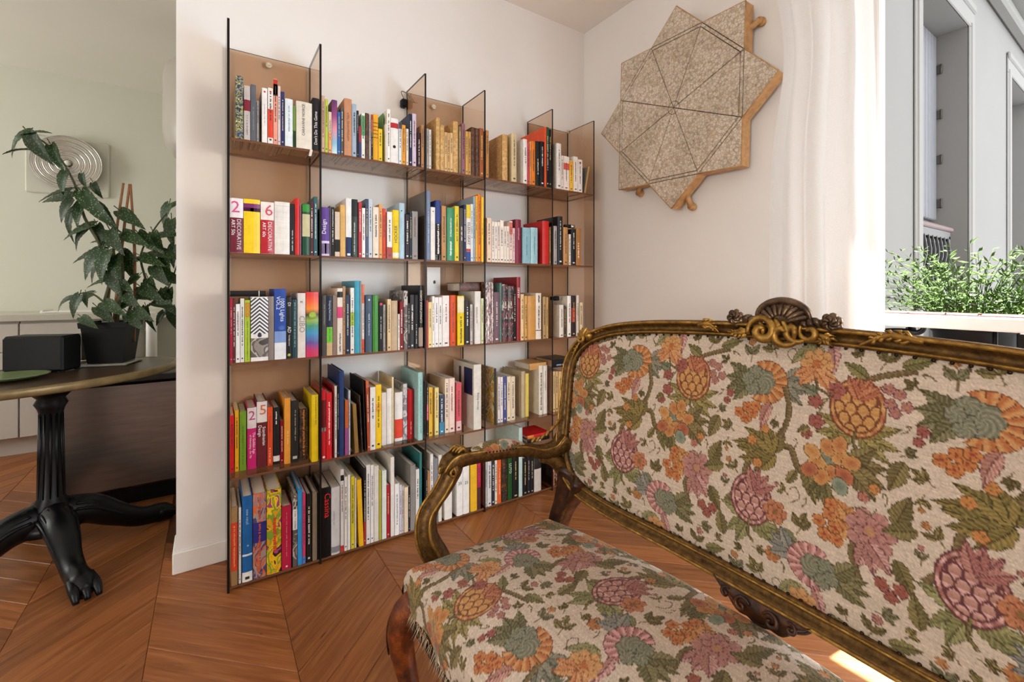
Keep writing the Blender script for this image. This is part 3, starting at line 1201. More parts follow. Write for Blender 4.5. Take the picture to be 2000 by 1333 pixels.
# rear cover of the back
rv = V.copy()
sub = np.s_[::4, ::4]
ok2 = ok[sub]
id2 = -np.ones(ok2.shape, int)
id2[ok2] = np.arange(ok2.sum())
gx2 = (0.90 + 0.15 * (GZ - 0.45) + 0.05 * (1 - ((GY - YC) / 0.6) ** 2) + 0.016)[sub][ok2]
V2 = np.stack([gx2 - 0.65, GY[sub][ok2] - YC, GZ[sub][ok2]], 1)
Q2 = np.stack([id2[:-1, :-1], id2[:-1, 1:], id2[1:, 1:], id2[1:, :-1]], -1).reshape(-1, 4)
Q2 = Q2[(Q2 >= 0).all(1)]
big_mesh('back_lining', V2, Q2, np.tile(np.array(lin('b7a892')[:3]), (len(V2), 1)), M['tapestry'], sofa)

# ---- moulded frame around the back
def off_loop(o):
    A = np.array(loop)
    T = np.roll(A, -1, 0) - np.roll(A, 1, 0)
    T /= np.linalg.norm(T, axis=1)[:, None]
    Nn = np.stack([T[:, 1], -T[:, 0]], 1)
    c = A - np.array([YC, 0.76])
    s = np.sign((Nn * c).sum(1))
    s[s == 0] = 1
    return A + Nn * s[:, None] * o


fl = off_loop(0.013)
path = [Vector((back_x(y, z), y, z)) for y, z in fl]
prof = [(-0.018, -0.014), (-0.0185, 0.004), (-0.016, 0.010), (-0.012, 0.011), (-0.009, 0.007), (-0.004, 0.0045), (0.001, 0.006), (0.005, 0.010), (0.008, 0.017), (0.012, 0.0195), (0.016, 0.017), (0.0185, 0.010), (0.019, 0.0), (0.017, -0.014)]
t0 = (path[1] - path[-1]).normalized()
sd0 = t0.cross(Vector((-1, 0, 0.15)))
if sd0.dot(path[0] - Vector((0.95, YC, 0.76))) < 0:
    path = list(reversed(path))
mb = MB()
mb.sweep(path, prof, (-1, 0, 0.15), closed=True)
fix_normals(mb.build('back_frame', M['gilt'], sofa, world=True))

for off, rad, out in ((0.0265, 0.0040, 0.0175), (0.0015, 0.0028, 0.0105)):
    mb = MB()
    ol = off_loop(off)
    lp = [Vector((back_x(y, z, out), y, z)) for y, z in ol]
    n_l = len(lp)
    vs, fs = [], []
    for i in range(n_l):
        t = (lp[(i + 1) % n_l] - lp[i - 1]).normalized()
        u_ = (Vector((-1, 0, 0.15)) - t * t.dot(Vector((-1, 0, 0.15)))).normalized()
        w_ = t.cross(u_)
        for k in range(6):
            vs.append(lp[i] + u_ * rad * math.cos(k * PI / 3) + w_ * rad * math.sin(k * PI / 3))
    for i in range(n_l):
        j = (i + 1) % n_l
        for k in range(6):
            k2 = (k + 1) % 6
            fs.append((i * 6 + k, j * 6 + k, j * 6 + k2, i * 6 + k2))
    mb.add(vs, fs, 0, True)
    fix_normals(mb.build('frame_bead', M['gilt_b'], sofa, world=True, label='narrow bright gilded bead'))

# nails along the fabric edge
nl = off_loop(-0.0065)
mb = MB()
acc = 0
for i in range(len(nl)):
    a, b_ = nl[i], nl[(i + 1) % len(nl)]
    acc += np.hypot(*(b_ - a))
    if acc > 0.0165:
        acc = 0
        mb.ball((back_x(b_[0], b_[1], 0.003), b_[0], b_[1]), (0.003, 0.0036, 0.0036), seg=6, rings=4)
mb.build('nails', M['nail'], sofa, world=True)['kind'] = 'stuff'


# ---- carved ornaments
def sp_pt(y, z, out=0.012):
    return Vector((back_x(y, z) - out, y, z))


def scroll(mb, cy, cz, r0, turns, a0, sgn, rad, out=0.016, mi=0, grow=1.0):
    pts, rs = [], []
    n = int(26 * turns)
    for i in range(n + 1):
        t = i / n
        a = a0 + sgn * t * turns * 2 * PI
        r = r0 * (0.12 + 0.88 * t ** grow)
        pts.append(sp_pt(cy + r * math.cos(a), cz + r * math.sin(a), out + 0.006 * (1 - t)))
        rs.append(rad * (0.65 + 0.5 * math.sin(PI * min(1, t * 1.05))))
    mb.tube(pts, rs, 8, mi)


def acanthus(mb, pts, w0, out=0.018, lobes=5, side=1):
    """a curling leaf: midrib tube with finger lobes"""
    P = bez([(p[0], p[1], 0) for p in pts], 20)
    mb.tube([sp_pt(p.x, p.y, out) for p in P], [w0 * 0.5, w0 * 0.75, w0 * 0.5, w0 * 0.15], 8)
    for k in range(lobes):
        i = 3 + int(k * 14 / lobes)
        t = (P[min(i + 1, 20)] - P[i - 1]).normalized()
        for s in (-1, 1):
            nrm = Vector((-t.y, t.x, 0)) * s
            L = w0 * (1.9 - 0.22 * k)
            q0 = P[i]
            q1 = q0 + t * L * 0.55 + nrm * L * 0.55
            q2 = q1 + t * L * 0.55 - nrm * L * 0.05
            mb.tube([sp_pt(p.x, p.y, o) for p, o in ((q0, out), (q1, out + 0.004), (q2, out - 0.002))], [w0 * 0.3, w0 * 0.36, w0 * 0.12], 6)


# crest of the top rail
mb = MB()
mb.ball(sp_pt(YC - 0.004, 1.060, 0.004), (0.024, 0.050, 0.034), seg=20, rings=12)
rr = random.Random(3)
for (a, b_, s) in ((-0.03, 0.022, .008), (-0.012, 0.03, .009), (0.008, 0.031, .008), (0.026, 0.024, .007), (0.0, 0.012, .010), (-0.022, 0.006, .009), (0.03, 0.004, .008), (0.015, 0.004, 0.007)):
    mb.ball(sp_pt(YC - 0.004 + a, 1.060 + b_, 0.022 - 0.5 * abs(b_ - 0.01)), (s, s * 1.0, s * 0.8), seg=10, rings=6)
rim = [sp_pt(YC - 0.004 + 0.054 * math.cos(a), 1.056 + 0.036 * math.sin(a), 0.014 + 0.006 * math.sin(a)) for a in np.linspace(-0.35, PI + 0.35, 30)]
mb.tube(rim, [0.004, 0.0075, 0.009, 0.0075, 0.004], 8)
for k in range(9):
    a = 0.15 + k * (PI - 0.3) / 8
    mb.tube(bez([sp_pt(YC - 0.004 + 0.018 * math.cos(a), 1.048 + 0.012 * math.sin(a), 0.030), sp_pt(YC - 0.004 + 0.036 * math.cos(a), 1.052 + 0.026 * math.sin(a), 0.026), sp_pt(YC - 0.004 + 0.050 * math.cos(a), 1.055 + 0.034 * math.sin(a), 0.014)], 6), [0.003, 0.006, 0.005], 7)
mb.build('crest_shell', M['bronze'], sofa, world=True)
mb = MB()
scroll(mb, YC + 0.030, 1.026, 0.034, 1.4, 2.2, -1, 0.0085, 0.026)
scroll(mb, YC - 0.012, 1.024, 0.030, 0.8, 2.4, -1, 0.008, 0.024)
scroll(mb, YC - 0.034, 1.030, 0.026, 0.8, 2.4, -1, 0.007, 0.022)
scroll(mb, YC - 0.062, 1.030, 0.022, 1.0, 0.6, 1, 0.006, 0.020)
for k in range(5):
    a = 0.4 + 0.45 * k
    c = sp_pt(YC + 0.034 - 0.016 * k, 1.045 - 0.004 * abs(k - 2), 0.024)
    mb.tube(bez([c + Vector((0, 0.004, 0.008)), c + Vector((-0.006, -0.006, -0.008)), c + Vector((-0.002, -0.002, -0.028))], 8), [0.005, 0.006, 0.003], 7)
acanthus(mb, [(YC + 0.060, 1.028), (YC + 0.085, 1.016), (YC + 0.115, 1.018)], 0.010)
acanthus(mb, [(YC - 0.075, 1.026), (YC - 0.095, 1.018), (YC - 0.06, 1.010)], 0.009)
acanthus(mb, [(YC + 0.19, 1.028), (YC + 0.16, 1.032), (YC + 0.135, 1.014)], 0.010)
acanthus(mb, [(YC - 0.24, 1.028), (YC - 0.19, 1.034), (YC - 0.145, 1.012)], 0.010)
mb.build('crest_scrolls', M['gilt_b'], sofa, world=True, label='bright gilded scrolls and leaves of the crest')
for s in (1, -1):
    mb = MB()
    c = sp_pt(YC + s * 0.098, 1.050, 0.008)
    mb.ball(c, (0.015, 0.017, 0.016), seg=12, rings=8)
    for k in range(7):
        a = 2 * PI * k / 7
        d = Vector((-0.010, 0.013 * math.cos(a), 0.013 * math.sin(a)))
        mb.ball(c + d, (0.006, 0.009, 0.009), seg=8, rings=5)
        mb.tube(bez([c + d * 1.1, c + Vector((-0.017, 0.010 * math.cos(a + 0.7), 0.010 * math.sin(a + 0.7))), c + Vector((-0.019, 0.004 * math.cos(a + 1.3), 0.004 * math.sin(a + 1.3)))], 6), [0.004, 0.0045, 0.002], 6)
    for k in range(3):
        e = c + Vector((-0.004, -s * (0.02 + 0.012 * k), -0.004 - 0.003 * k))
        mb.tube(bez([e + Vector((0, 0, -0.012)), e + Vector((-0.006, -s * 0.006, 0.006)), e + Vector((0, -s * 0.016, 0.012))], 8), [0.004, 0.008, 0.002], 7)
    mb.build('carved_rose', M['bronze'], sofa, world=True)
# corner shells
for s in (1, -1):
    mb = MB()
    cy, cz = YC + s * 0.553, 0.968
    mb.ball(sp_pt(cy, cz + 0.004, 0.006), (0.014, 0.024, 0.020), seg=12, rings=8)
    scroll(mb, cy + s * 0.006, cz - 0.004, 0.018, 1.2, 0.5 if s > 0 else PI - 0.5, s, 0.005, 0.020)
    for k in range(5):
        a = (-0.3 + 0.45 * k) if s > 0 else PI - (-0.3 + 0.45 * k)
        p0, p1 = sp_pt(cy, cz, 0.020), sp_pt(cy + 0.030 * math.cos(a), cz + 0.028 * math.sin(a), 0.012)
        mb.tube(bez([p0, (p0 + p1) / 2 + Vector((-0.006, 0, 0)), p1], 6), [0.003, 0.006, 0.004], 7)
    acanthus(mb, [(cy - s * 0.025, cz + 0.018), (cy - s * 0.05, cz + 0.026), (cy - s * 0.08, cz + 0.036)], 0.006, 0.014, 3)
    acanthus(mb, [(cy + s * 0.02, cz - 0.02), (cy + s * 0.034, cz - 0.045), (cy + s * 0.044, cz - 0.075)], 0.006, 0.014, 3)
    mb.build('corner_shell', M['gilt_b'], sofa, world=True)
# carved drop under the lower rail
mb = MB()
def drop(u, v):
    a = (u - 0.5) * 2
    y = YC + a * 0.098
    dz = 0.050 * (1 - abs(a) ** 2.4) + 0.003 * math.cos(a * 14)
    z = 0.483 - v * dz
    return (back_x(y, z) - 0.014 - 0.010 * math.sin(PI * v), y, z)
mb.grid(drop, 30, 8)
def dropb(u, v):
    p = drop(1 - u, v)
    return (back_x(p[1], p[2]) + 0.008, p[1], p[2])
mb.grid(dropb, 30, 8)
for s in (1, -1):
    scroll(mb, YC + s * 0.030, 0.458, 0.017, 1.2, PI / 2, s, 0.004, 0.026)
    scroll(mb, YC + s * 0.066, 0.464, 0.011, 1.1, PI / 2, s, 0.0035, 0.024)
edge = [Vector(drop(i / 30, 1.0)) + Vector((0.004, 0, 0)) for i in range(31)]
mb.tube(edge, 0.006, 8)
mb.build('carved_apron', M['walnut'], sofa, world=True, label='dark carved drop under the middle of the back')


# ---- legs, arms
def mould(mb, path, ups, w0, h0, scale=None):
    """moulded rail section with two raised edges"""
    pr = [(-w0, -h0), (-w0 * 1.05, h0 * 0.6), (-w0 * 0.8, h0 * 1.1), (-w0 * 0.5, h0 * 0.75), (0, h0 * 0.55), (w0 * 0.5, h0 * 0.75), (w0 * 0.8, h0 * 1.1), (w0 * 1.05, h0 * 0.6), (w0, -h0)]
    mb.sweep(path, pr, ups, scale=scale)
    rid = ([], [])
    for i, p in enumerate(path):
        t = (path[min(i + 1, len(path) - 1)] - path[max(i - 1, 0)]).normalized()
        u = Vector(ups)
        u = (u - t * u.dot(t)).normalized()
        sc_ = scale[i] if scale else 1
        for k, sg in enumerate((-1, 1)):
            rid[k].append(p + t.cross(u) * (sg * w0 * 0.86 * sc_) + u * (h0 * 1.02 * sc_))
    return rid


for s in (1, -1):
    def Y_(y):
        return YC + s * (y - YC)
    # rear leg: wide at the frame, waisted, splayed to the floor
    mb = MB()
    pth = bez([(0.930, Y_(1.035), 0.552), (0.920, Y_(1.062), 0.485), (0.905, Y_(1.090), 0.40), (0.900, Y_(1.100), 0.30), (0.925, Y_(1.100), 0.14), (0.975, Y_(1.105), 0.0)], 30)
    sc = [float(np.interp(i / 30, [0, 0.12, 0.3, 0.5, 0.8, 1], [1.7, 1.45, 1.0, 0.85, 0.75, 0.85])) for i in range(31)]
    mould(mb, pth, (-1, 0, 0.0), 0.026, 0.024, sc)
    fix_normals(mb.build('leg', M['walnut'], sofa, world=True))
    mb = MB()
    mb.tube([p + Vector((-0.018, -s * 0.024 * q, 0)) for p, q in zip(pth[1:22], sc[1:22])], [0.004, 0.005, 0.004], 6)
    mb.tube([p + Vector((-0.018, s * 0.024 * q, 0)) for p, q in zip(pth[3:22], sc[3:22])], [0.004, 0.005, 0.004], 6)
    mb.build('leg_moulding', M['gilt'], sofa, world=True)
    # front leg: cabriole
    mb = MB()
    pth = bez([(0.425, Y_(1.045), 0.36), (0.398, Y_(1.068), 0.31), (0.392, Y_(1.074), 0.24), (0.412, Y_(1.052), 0.12), (0.420, Y_(1.045), 0.05), (0.400, Y_(1.065), 0.012)], 30)
    mb.tube(pth, [0.036, 0.038, 0.034, 0.025, 0.019, 0.017, 0.024], 12)
    mb.ball((0.398, Y_(1.067), 0.018), (0.026, 0.026, 0.018), seg=12, rings=8)
    mb.build('leg', M['mahog'], sofa, world=True)
    mb = MB()
    for k in range(3):
        o_ = (k - 1) * 0.012
        mb.tube([p + Vector((-0.030 + abs(k - 1) * 0.006, s * (0.016 + o_) , 0)) for p in pth[3:14]], [0.003, 0.005, 0.002], 6)
    scroll_pts = [Vector((0.372, Y_(1.078) + 0.014 * math.cos(a) * (1 - a / 9), 0.312 + 0.014 * math.sin(a) * (1 - a / 9))) for a in np.linspace(0, 7, 26)]
    mb.tube(scroll_pts, [0.004, 0.003], 6)
    mb.build('knee_carving', M['walnut'], sofa, world=True)
    # arm: S shaped support and moulded arm
    mb = MB()
    pth = bez([(0.520, Y_(1.100), 0.345), (0.502, Y_(1.112), 0.400), (0.478, Y_(1.122), 0.460), (0.484, Y_(1.128), 0.520), (0.524, Y_(1.126), 0.572), (0.548, Y_(1.124), 0.612), (0.545, Y_(1.122), 0.640)], 40)
    sc = [float(np.interp(i / 40, [0, 0.2, 0.4, 0.6, 0.8, 0.92, 1], [1.25, 1.1, 0.95, 0.85, 0.95, 1.2, 1.0])) for i in range(41)]
    rid = mould(mb, pth, (-0.6, 0.55 * -s, 0.1), 0.024, 0.020, sc)
    fix_normals(mb.build('arm_support', M['gilt'], sofa, world=True))
    for rp in rid:
        mb = MB()
        mb.tube(rp, [0.003, 0.0042, 0.0038, 0.003], 7)
        mb.build('arm_bead', M['gilt_b'], sofa, world=True, label='bright gilded ridge of the arm support')
    mb = MB()
    pth = bez([(0.530, Y_(1.122), 0.618), (0.560, Y_(1.124), 0.646), (0.620, Y_(1.128), 0.645), (0.70, Y_(1.126), 0.640), (0.780, Y_(1.118), 0.634), (0.850, Y_(1.108), 0.615), (0.900, Y_(1.096), 0.622), (0.932, Y_(1.088), 0.650)], 40)
    sc = [float(np.interp(i / 40, [0, 0.1, 0.3, 0.7, 0.85, 1], [0.8, 1.1, 0.95, 0.9, 1.0, 1.35])) for i in range(41)]
    rid = mould(mb, pth, (0, 0, 1), 0.024, 0.017, sc)
    fix_normals(mb.build('arm_rail', M['gilt'], sofa, world=True))
    for rp in rid:
        mb = MB()
        mb.tube([q - Vector((0, 0, 0.004)) for q in rp], [0.003, 0.0042, 0.0036, 0.003], 7)
        mb.build('arm_bead', M['gilt_b'], sofa, world=True, label='bright gilded ridge of the arm rail')
    mb = MB()
    mb.tube(bez([(0.845, Y_(1.106), 0.600), (0.885, Y_(1.096), 0.590), (0.915, Y_(1.088), 0.560), (0.930, Y_(1.080), 0.520)], 12), [0.016, 0.022, 0.026, 0.020], 10)
    mb.build('arm_bracket', M['gilt'], sofa, world=True)
    mb = MB()
    for k in range(26):
        pass
    sp_ = [Vector((0.545 + 0.013 * (1 - a / 11) * math.cos(a), Y_(1.122) - s * 0.026, 0.622 + 0.013 * (1 - a / 11) * math.sin(a))) for a in np.linspace(0, 9, 34)]
    mb.tube(sp_, [0.003, 0.0045, 0.002], 6)
    for k in range(4):
        b0 = Vector((0.592 - 0.004 * k, Y_(1.128) + (k - 1.5) * 0.010, 0.662))
        mb.tube(bez([b0, b0 + Vector((-0.012, 0, 0.014)), b0 + Vector((-0.026, 0, 0.004))], 6), [0.004, 0.006, 0.003], 6)
    for k in range(6):
        t = k / 5
        c = Vector((0.815 + 0.075 * t, Y_(1.112 - 0.02 * t), 0.648 + 0.045 * t * t))
        mb.tube(bez([c, c + Vector((0.010, 0, 0.010)), c + Vector((0.026, -s * 0.002, 0.010 + 0.012 * t))], 6), [0.004, 0.006, 0.002], 6)
    mb.build('arm_carving', M['gilt_b'], sofa, world=True)['kind'] = 'stuff'
    # arm pad
    n_u, n_v = 90, 40
    uu, vv = np.meshgrid(np.linspace(0, 1, n_u), np.linspace(0, 1, n_v))
    ax = 0.612 + 0.175 * uu
    wl = np.sin(PI * np.clip(uu, 0.02, 0.98)) ** 0.35
    an = PI * vv
    ay = (1.128 - 0.010 * uu) + 0.024 * np.cos(an) * wl
    azz = 0.652 - 0.010 * uu + 0.030 * np.sin(an) ** 0.8 * wl
    Vp = np.stack([ax.ravel() - 0.65, (YC + s * (ay.ravel() - YC)) - YC, azz.ravel()], 1)
    ii = np.arange(n_u * n_v).reshape(n_v, n_u)
    Qp = np.stack([ii[:-1, :-1], ii[:-1, 1:], ii[1:, 1:], ii[1:, :-1]], -1).reshape(-1, 4)
    big_mesh('arm_pad', Vp, Qp, tap_color(ax.ravel() + 0.20, vv.ravel() * 0.09 + 0.13), M['tapestry'], sofa)
    mb = MB()
    for k in range(16):
        t = (k + 0.5) / 16
        for e in (1, -1):
            mb.ball((0.612 + 0.175 * t, Y_(1.128 - 0.010 * t + 0.0245 * e * math.sin(PI * min(max(t, .02), .98)) ** 0.35), 0.656 - 0.010 * t), 0.003, seg=6, rings=4)
    mb.build('arm_nails', M['nail'], sofa, world=True)['kind'] = 'stuff'

# ---- seat
ext = 0.105


def fold(p, L, r=0.045):
    """p along the cloth (starts below the edge, runs over, ends below): position across and drop"""
    if p < 0 or p > L:
        q = -p if p < 0 else p - L
        a = min(q / r, PI / 2)
        off = r * math.sin(a)
        dz = r * (1 - math.cos(a)) + max(0, q - r * PI / 2)
        return (-off if p < 0 else L + off), dz
    return p, 0.0


r_ = 0.040
st2 = 0.0024
LX, LY = 0.40, 1.10
ps = np.arange(-ext, LX + ext + st2 / 2, st2)
qs = np.arange(-ext, LY + ext + st2 / 2, st2)
fx = np.array([fold(p, LX, r_) for p in ps])
fy = np.array([fold(p, LY, r_) for p in qs])
FXp, FYp = np.meshgrid(fx[:, 0], fy[:, 0])
DX, DY = np.meshgrid(fx[:, 1], fy[:, 1])
PU, PV = np.meshgrid(ps, qs)
tX = np.clip(FXp / LX, 0, 1)
tY = np.clip(FYp / LY, 0, 1)
cY = (FYp - LY / 2) / (LY / 2)
dome = 0.030 * (1 - (2 * tX - 1) ** 2) ** 0.7 * (1 - (2 * tY - 1) ** 4) ** 0.8
drop_ = np.minimum((DX ** 3 + DY ** 3) ** (1 / 3), 0.092)
SX = 0.425 + FXp * (1 + 0.20 * (1 - cY ** 2) * tX) + 0.004 * np.sin(PV * 40) * (DX > 0.02)
front_bow = -0.012 * np.cos(cY * PI) * (1 - tX)
SX = SX + front_bow
SY = YC - LY / 2 + FYp
SZs = 0.437 + dome - drop_
# worn corners poke out a little
cr = np.clip(DX / 0.05, 0, 1) * np.clip(DY / 0.05, 0, 1)
SZs = SZs + 0.010 * cr
Vs = np.stack([SX.ravel() - 0.65, SY.ravel() - YC, SZs.ravel()], 1)
nY, nX = SX.shape
ii = np.arange(nX * nY).reshape(nY, nX)
Qs = np.stack([ii[:-1, :-1], ii[:-1, 1:], ii[1:, 1:], ii[1:, :-1]], -1).reshape(-1, 4)
# drop the wasted corner squares where both sides hang
kx = (DX > 0.0915)
kill = ((DX + DY) > 0.13)
kf = kill.ravel()
Qs = Qs[~kf[Qs].any(1)]
big_mesh('seat_cushion', Vs, Qs, tap_color(-PV.ravel() + 1.16, PU.ravel() + 0.30), M['tapestry'], sofa)
# worn fringe along the lower edge of the seat cloth
M['fringe'] = mat('frayed_cream_threads', 'b9a68a', 0.9, var=0.3, scale=60)
mb = MB()
rf = random.Random(9)
def thread(p, d):
    L = rf.uniform(0.012, 0.034)
    k = Vector((rf.uniform(-0.4, 0.4), rf.uniform(-0.4, 0.4), -1)) + Vector(d) * rf.uniform(0.1, 0.7)
    k.normalize()
    e = p + k * L
    w_ = Vector((rf.uniform(-1, 1), rf.uniform(-1, 1), 0)).normalized() * 0.0009
    mb.add([p - w_, p + w_, e + w_ * 0.3], [(0, 1, 2)])
for i in range(700):
    y = rf.uniform(YC - LY / 2 - 0.03, YC + LY / 2 + 0.03)
    c = (y - YC) / (LY / 2)
    thread(Vector((0.425 - r_ - 0.012 * math.cos(min(1, abs(c)) * PI) - 0.001, y, rf.uniform(0.345, 0.362))), (-1, 0, 0))
for i in range(260):
    x = rf.uniform(0.39, 0.84)
    for s in (1, -1):
        thread(Vector((x, YC + s * (LY / 2 + r_ + 0.001), rf.uniform(0.345, 0.362))), (0, s, 0))
mb.build('fringe', M['fringe'], sofa, world=True)['kind'] = 'stuff'
# seat rails
mb = MB()
def front_rail(u, v):
    y = YC - 0.585 + 1.17 * u
    c = (y - YC) / 0.585
    z = 0.352 - v * (0.060 + 0.018 * math.cos(c * 2 * PI) - 0.012 * abs(c))
    return (0.400 - 0.012 * math.cos(min(1, abs(c)) * PI) - 0.008 * math.sin(PI * v), y, z)
mb.grid(front_rail, 60, 8)
mb.grid(lambda u, v: (front_rail(1 - u, v)[0] + 0.03, front_rail(1 - u, v)[1], front_rail(1 - u, v)[2]), 60, 8)
mb.tube([Vector(front_rail(i / 60, 1.0)) + Vector((0.010, 0, 0)) for i in range(61)], 0.012, 8)
mb.tube([Vector(front_rail(i / 60, 0.55)) + Vector((-0.003, 0, 0)) for i in range(61)], 0.005, 6)
mb.build('front_rail', M['walnut'], sofa, world=True)
mb = MB()
for s in (1, -1):
    y = YC + s * (LY / 2 + 0.022)
    mb.bbox((0.42, y - 0.015, 0.275), (0.91, y + 0.015, 0.352), 0.006)
mb.bbox((0.88, YC - 0.56, 0.30), (0.905, YC + 0.56, 0.352), 0.006)
mb.bbox((0.44, YC - 0.55, 0.335), (0.90, YC + 0.55, 0.350), 0.004)
mb.build('seat_rails', M['walnut'], sofa, world=True)

# ================================================================ BOOKCASE OF SMOKED GLASS
def glass_material(name, tint, edge=False):
    m, nt, b = nodes_of(name)
    out = nt.nodes['Material Output']
    if edge:
        b.inputs['Base Color'].default_value = tint
        b.inputs['Roughness'].default_value = 0.35
        b.inputs['Specular IOR Level'].default_value = 0.12
        return m
    t = N(nt, 'ShaderNodeBsdfTransparent')
    t.inputs[0].default_value = tint
    g = N(nt, 'ShaderNodeBsdfGlossy')
    g.inputs['Roughness'].default_value = 0.02
    g.inputs[0].default_value = (0.9, 0.88, 0.85, 1)
    fr = N(nt, 'ShaderNodeFresnel', i_IOR=1.45)
    geo = N(nt, 'ShaderNodeNewGeometry')
    front = N(nt, 'ShaderNodeMath', operation='SUBTRACT')
    front.inputs[0].default_value = 1.0
    nt.links.new(geo.outputs['Backfacing'], front.inputs[1])
    mu = N(nt, 'ShaderNodeMath', operation='MULTIPLY')
    nt.links.new(fr.outputs[0], mu.inputs[0])
    nt.links.new(front.outputs[0], mu.inputs[1])
    mx = N(nt, 'ShaderNodeMixShader')
    nt.links.new(mu.outputs[0], mx.inputs[0])
    nt.links.new(t.outputs[0], mx.inputs[1])
    nt.links.new(g.outputs[0], mx.inputs[2])
    nt.links.new(mx.outputs[0], out.inputs[0])
    return m


M['smoke'] = glass_material('bronze_smoked_glass', (0.875, 0.78, 0.69, 1))
M['smoke_edge'] = glass_material('dark_glass_edge', (0.012, 0.010, 0.009, 1), True)
M['smoke_edge2'] = glass_material('brown_glass_edge', (0.16, 0.07, 0.035, 1), True)

UX = [0.056, 0.3725, 0.826, 1.1426, 1.5747, 1.8886]
SZ = [1.675, 1.251, 0.843, 0.418, 0.020]     # tops of the shelves, upper one first
YF_, YR_ = 1.954, 2.184
GT = 0.008
bc = thing('bookcase', 'tall bookcase of bronze smoked glass panes standing along the white wall', 'bookcase', (0.97, 2.07, 0))


def pane(name, lo, hi, axis, edge='smoke_edge'):
    """glass pane whose two large faces lie across axis; the narrow faces are the dark edge"""
    mb = MB()
    mb.box(lo, hi)
    # face order of box(): -z +z -y +x +y -x
    big = {'x': (3, 5), 'y': (2, 4), 'z': (0, 1)}[axis]
    mb.m = [0 if i in big else 1 for i in range(6)]
    return mb.build(name, [M['smoke'], M[edge]], bc, world=True)


for x in UX:
    pane('upright_pane', (x - GT / 2, YF_, 0.0), (x + GT / 2, YR_ + 0.006, 2.11), 'x')
for i in (0, 2, 4):
    pane('back_pane', (UX[i] + GT / 2 + 0.0004, YR_, 0.004), (UX[i + 1] - GT / 2 - 0.0004, YR_ + 0.006, 2.104), 'y')
for z in SZ:
    for i in range(5):
        pane('shelf_pane', (UX[i] + GT / 2 + 0.0004, YF_ + 0.004, z - 0.009), (UX[i + 1] - GT / 2 - 0.0004, YR_ - 0.0006, z), 'z', 'smoke_edge2')
M['screw'] = mat('pale_screw_cap', 'cfc3a8', 0.4, metal=0.3)
for px, py in ((525, 128), (847, 209), (1110, 258)):
    q = on_y(px, py, YR_)
    mb = MB()
    mb.lathe([(0.013, 0.0), (0.013, 0.004), (0.010, 0.007), (0.004, 0.0075), (0.003, 0.005), (0, 0.005)], 20, M=Matrix.Translation((q.x, YR_, q.z)) @ Matrix.Rotation(PI / 2, 4, 'X'))
    mb.build('screw_cap', M['screw'], bc, world=True, label='pale round screw cap')

# a black cable clip and its thin cord over the third upright
q0, q1, q2, q3 = on_y(787, 200, 2.195), on_y(805, 184, 2.14), on_y(818, 190, 2.10), on_y(838, 217, 2.17)
wire = thing('light_cord', 'thin cord with black plug looped over the third upright of the bookcase', 'cord', q0)
mb = MB()
mb.tube(bez([q0 + Vector((0.01, 0, 0.01)), Vector((UX[2] - 0.03, 2.188, q1.z + 0.02)), Vector((UX[2] - 0.012, 2.15, q1.z)), Vector((UX[2] - 0.010, 2.10, q2.z - 0.03)), Vector((UX[2] - 0.010, 2.06, q3.z - 0.02))], 24), 0.0022, 6)
mb.build('wire', mat('grey_wire', '6b6257', 0.6), wire, world=True)
mb = MB()
mb.bbox((q0.x - 0.014, 2.170, q0.z - 0.03), (q0.x + 0.014, 2.2045, q0.z + 0.012), 0.006)
mb.build('plug', M['black_plastic'], wire, world=True)


# ================================================================ BOOKS
def cover_material():
    """cover cloth or paper, its colour taken from the object's own colour"""
    m, nt, b = nodes_of('book_cover')
    oi = N(nt, 'ShaderNodeObjectInfo')
    tc = N(nt, 'ShaderNodeTexCoord')
    nz = N(nt, 'ShaderNodeTexNoise', i_Scale=45.0, i_Detail=3.0)
    nt.links.new(tc.outputs['Object'], nz.inputs['Vector'])
    r = ramp(nt, [(0.3, (0.9, 0.9, 0.9)), (0.7, (1.06, 1.06, 1.06))])
    nt.links.new(nz.outputs[0], r.inputs[0])
    mx = N(nt, 'ShaderNodeMix', data_type='RGBA', blend_type='MULTIPLY')
    mx.inputs[0].default_value = 1
    nt.links.new(oi.outputs['Color'], mx.inputs[6])
    nt.links.new(r.outputs[0], mx.inputs[7])
    nt.links.new(mx.outputs[2], b.inputs['Base Color'])
    b.inputs['Specular IOR Level'].default_value = 0.28
    mr = N(nt, 'ShaderNodeMapRange')
    mr.inputs['To Min'].default_value = 0.3
    mr.inputs['To Max'].default_value = 0.65
    nt.links.new(oi.outputs['Random'], mr.inputs[0])
    nt.links.new(mr.outputs[0], b.inputs['Roughness'])
    return m


def print_material():
    m, nt, b = nodes_of('printed_ink')
    oi = N(nt, 'ShaderNodeObjectInfo')
    nt.links.new(oi.outputs['Color'], b.inputs['Base Color'])
    b.inputs['Roughness'].default_value = 0.5
    return m


def pat(name, build):
    m, nt, b = nodes_of('spine_' + name)
    tc = N(nt, 'ShaderNodeTexCoord')
    c = build(nt, tc)
    nt.links.new(c, b.inputs['Base Color'])
    b.inputs['Roughness'].default_value = 0.4
    return m


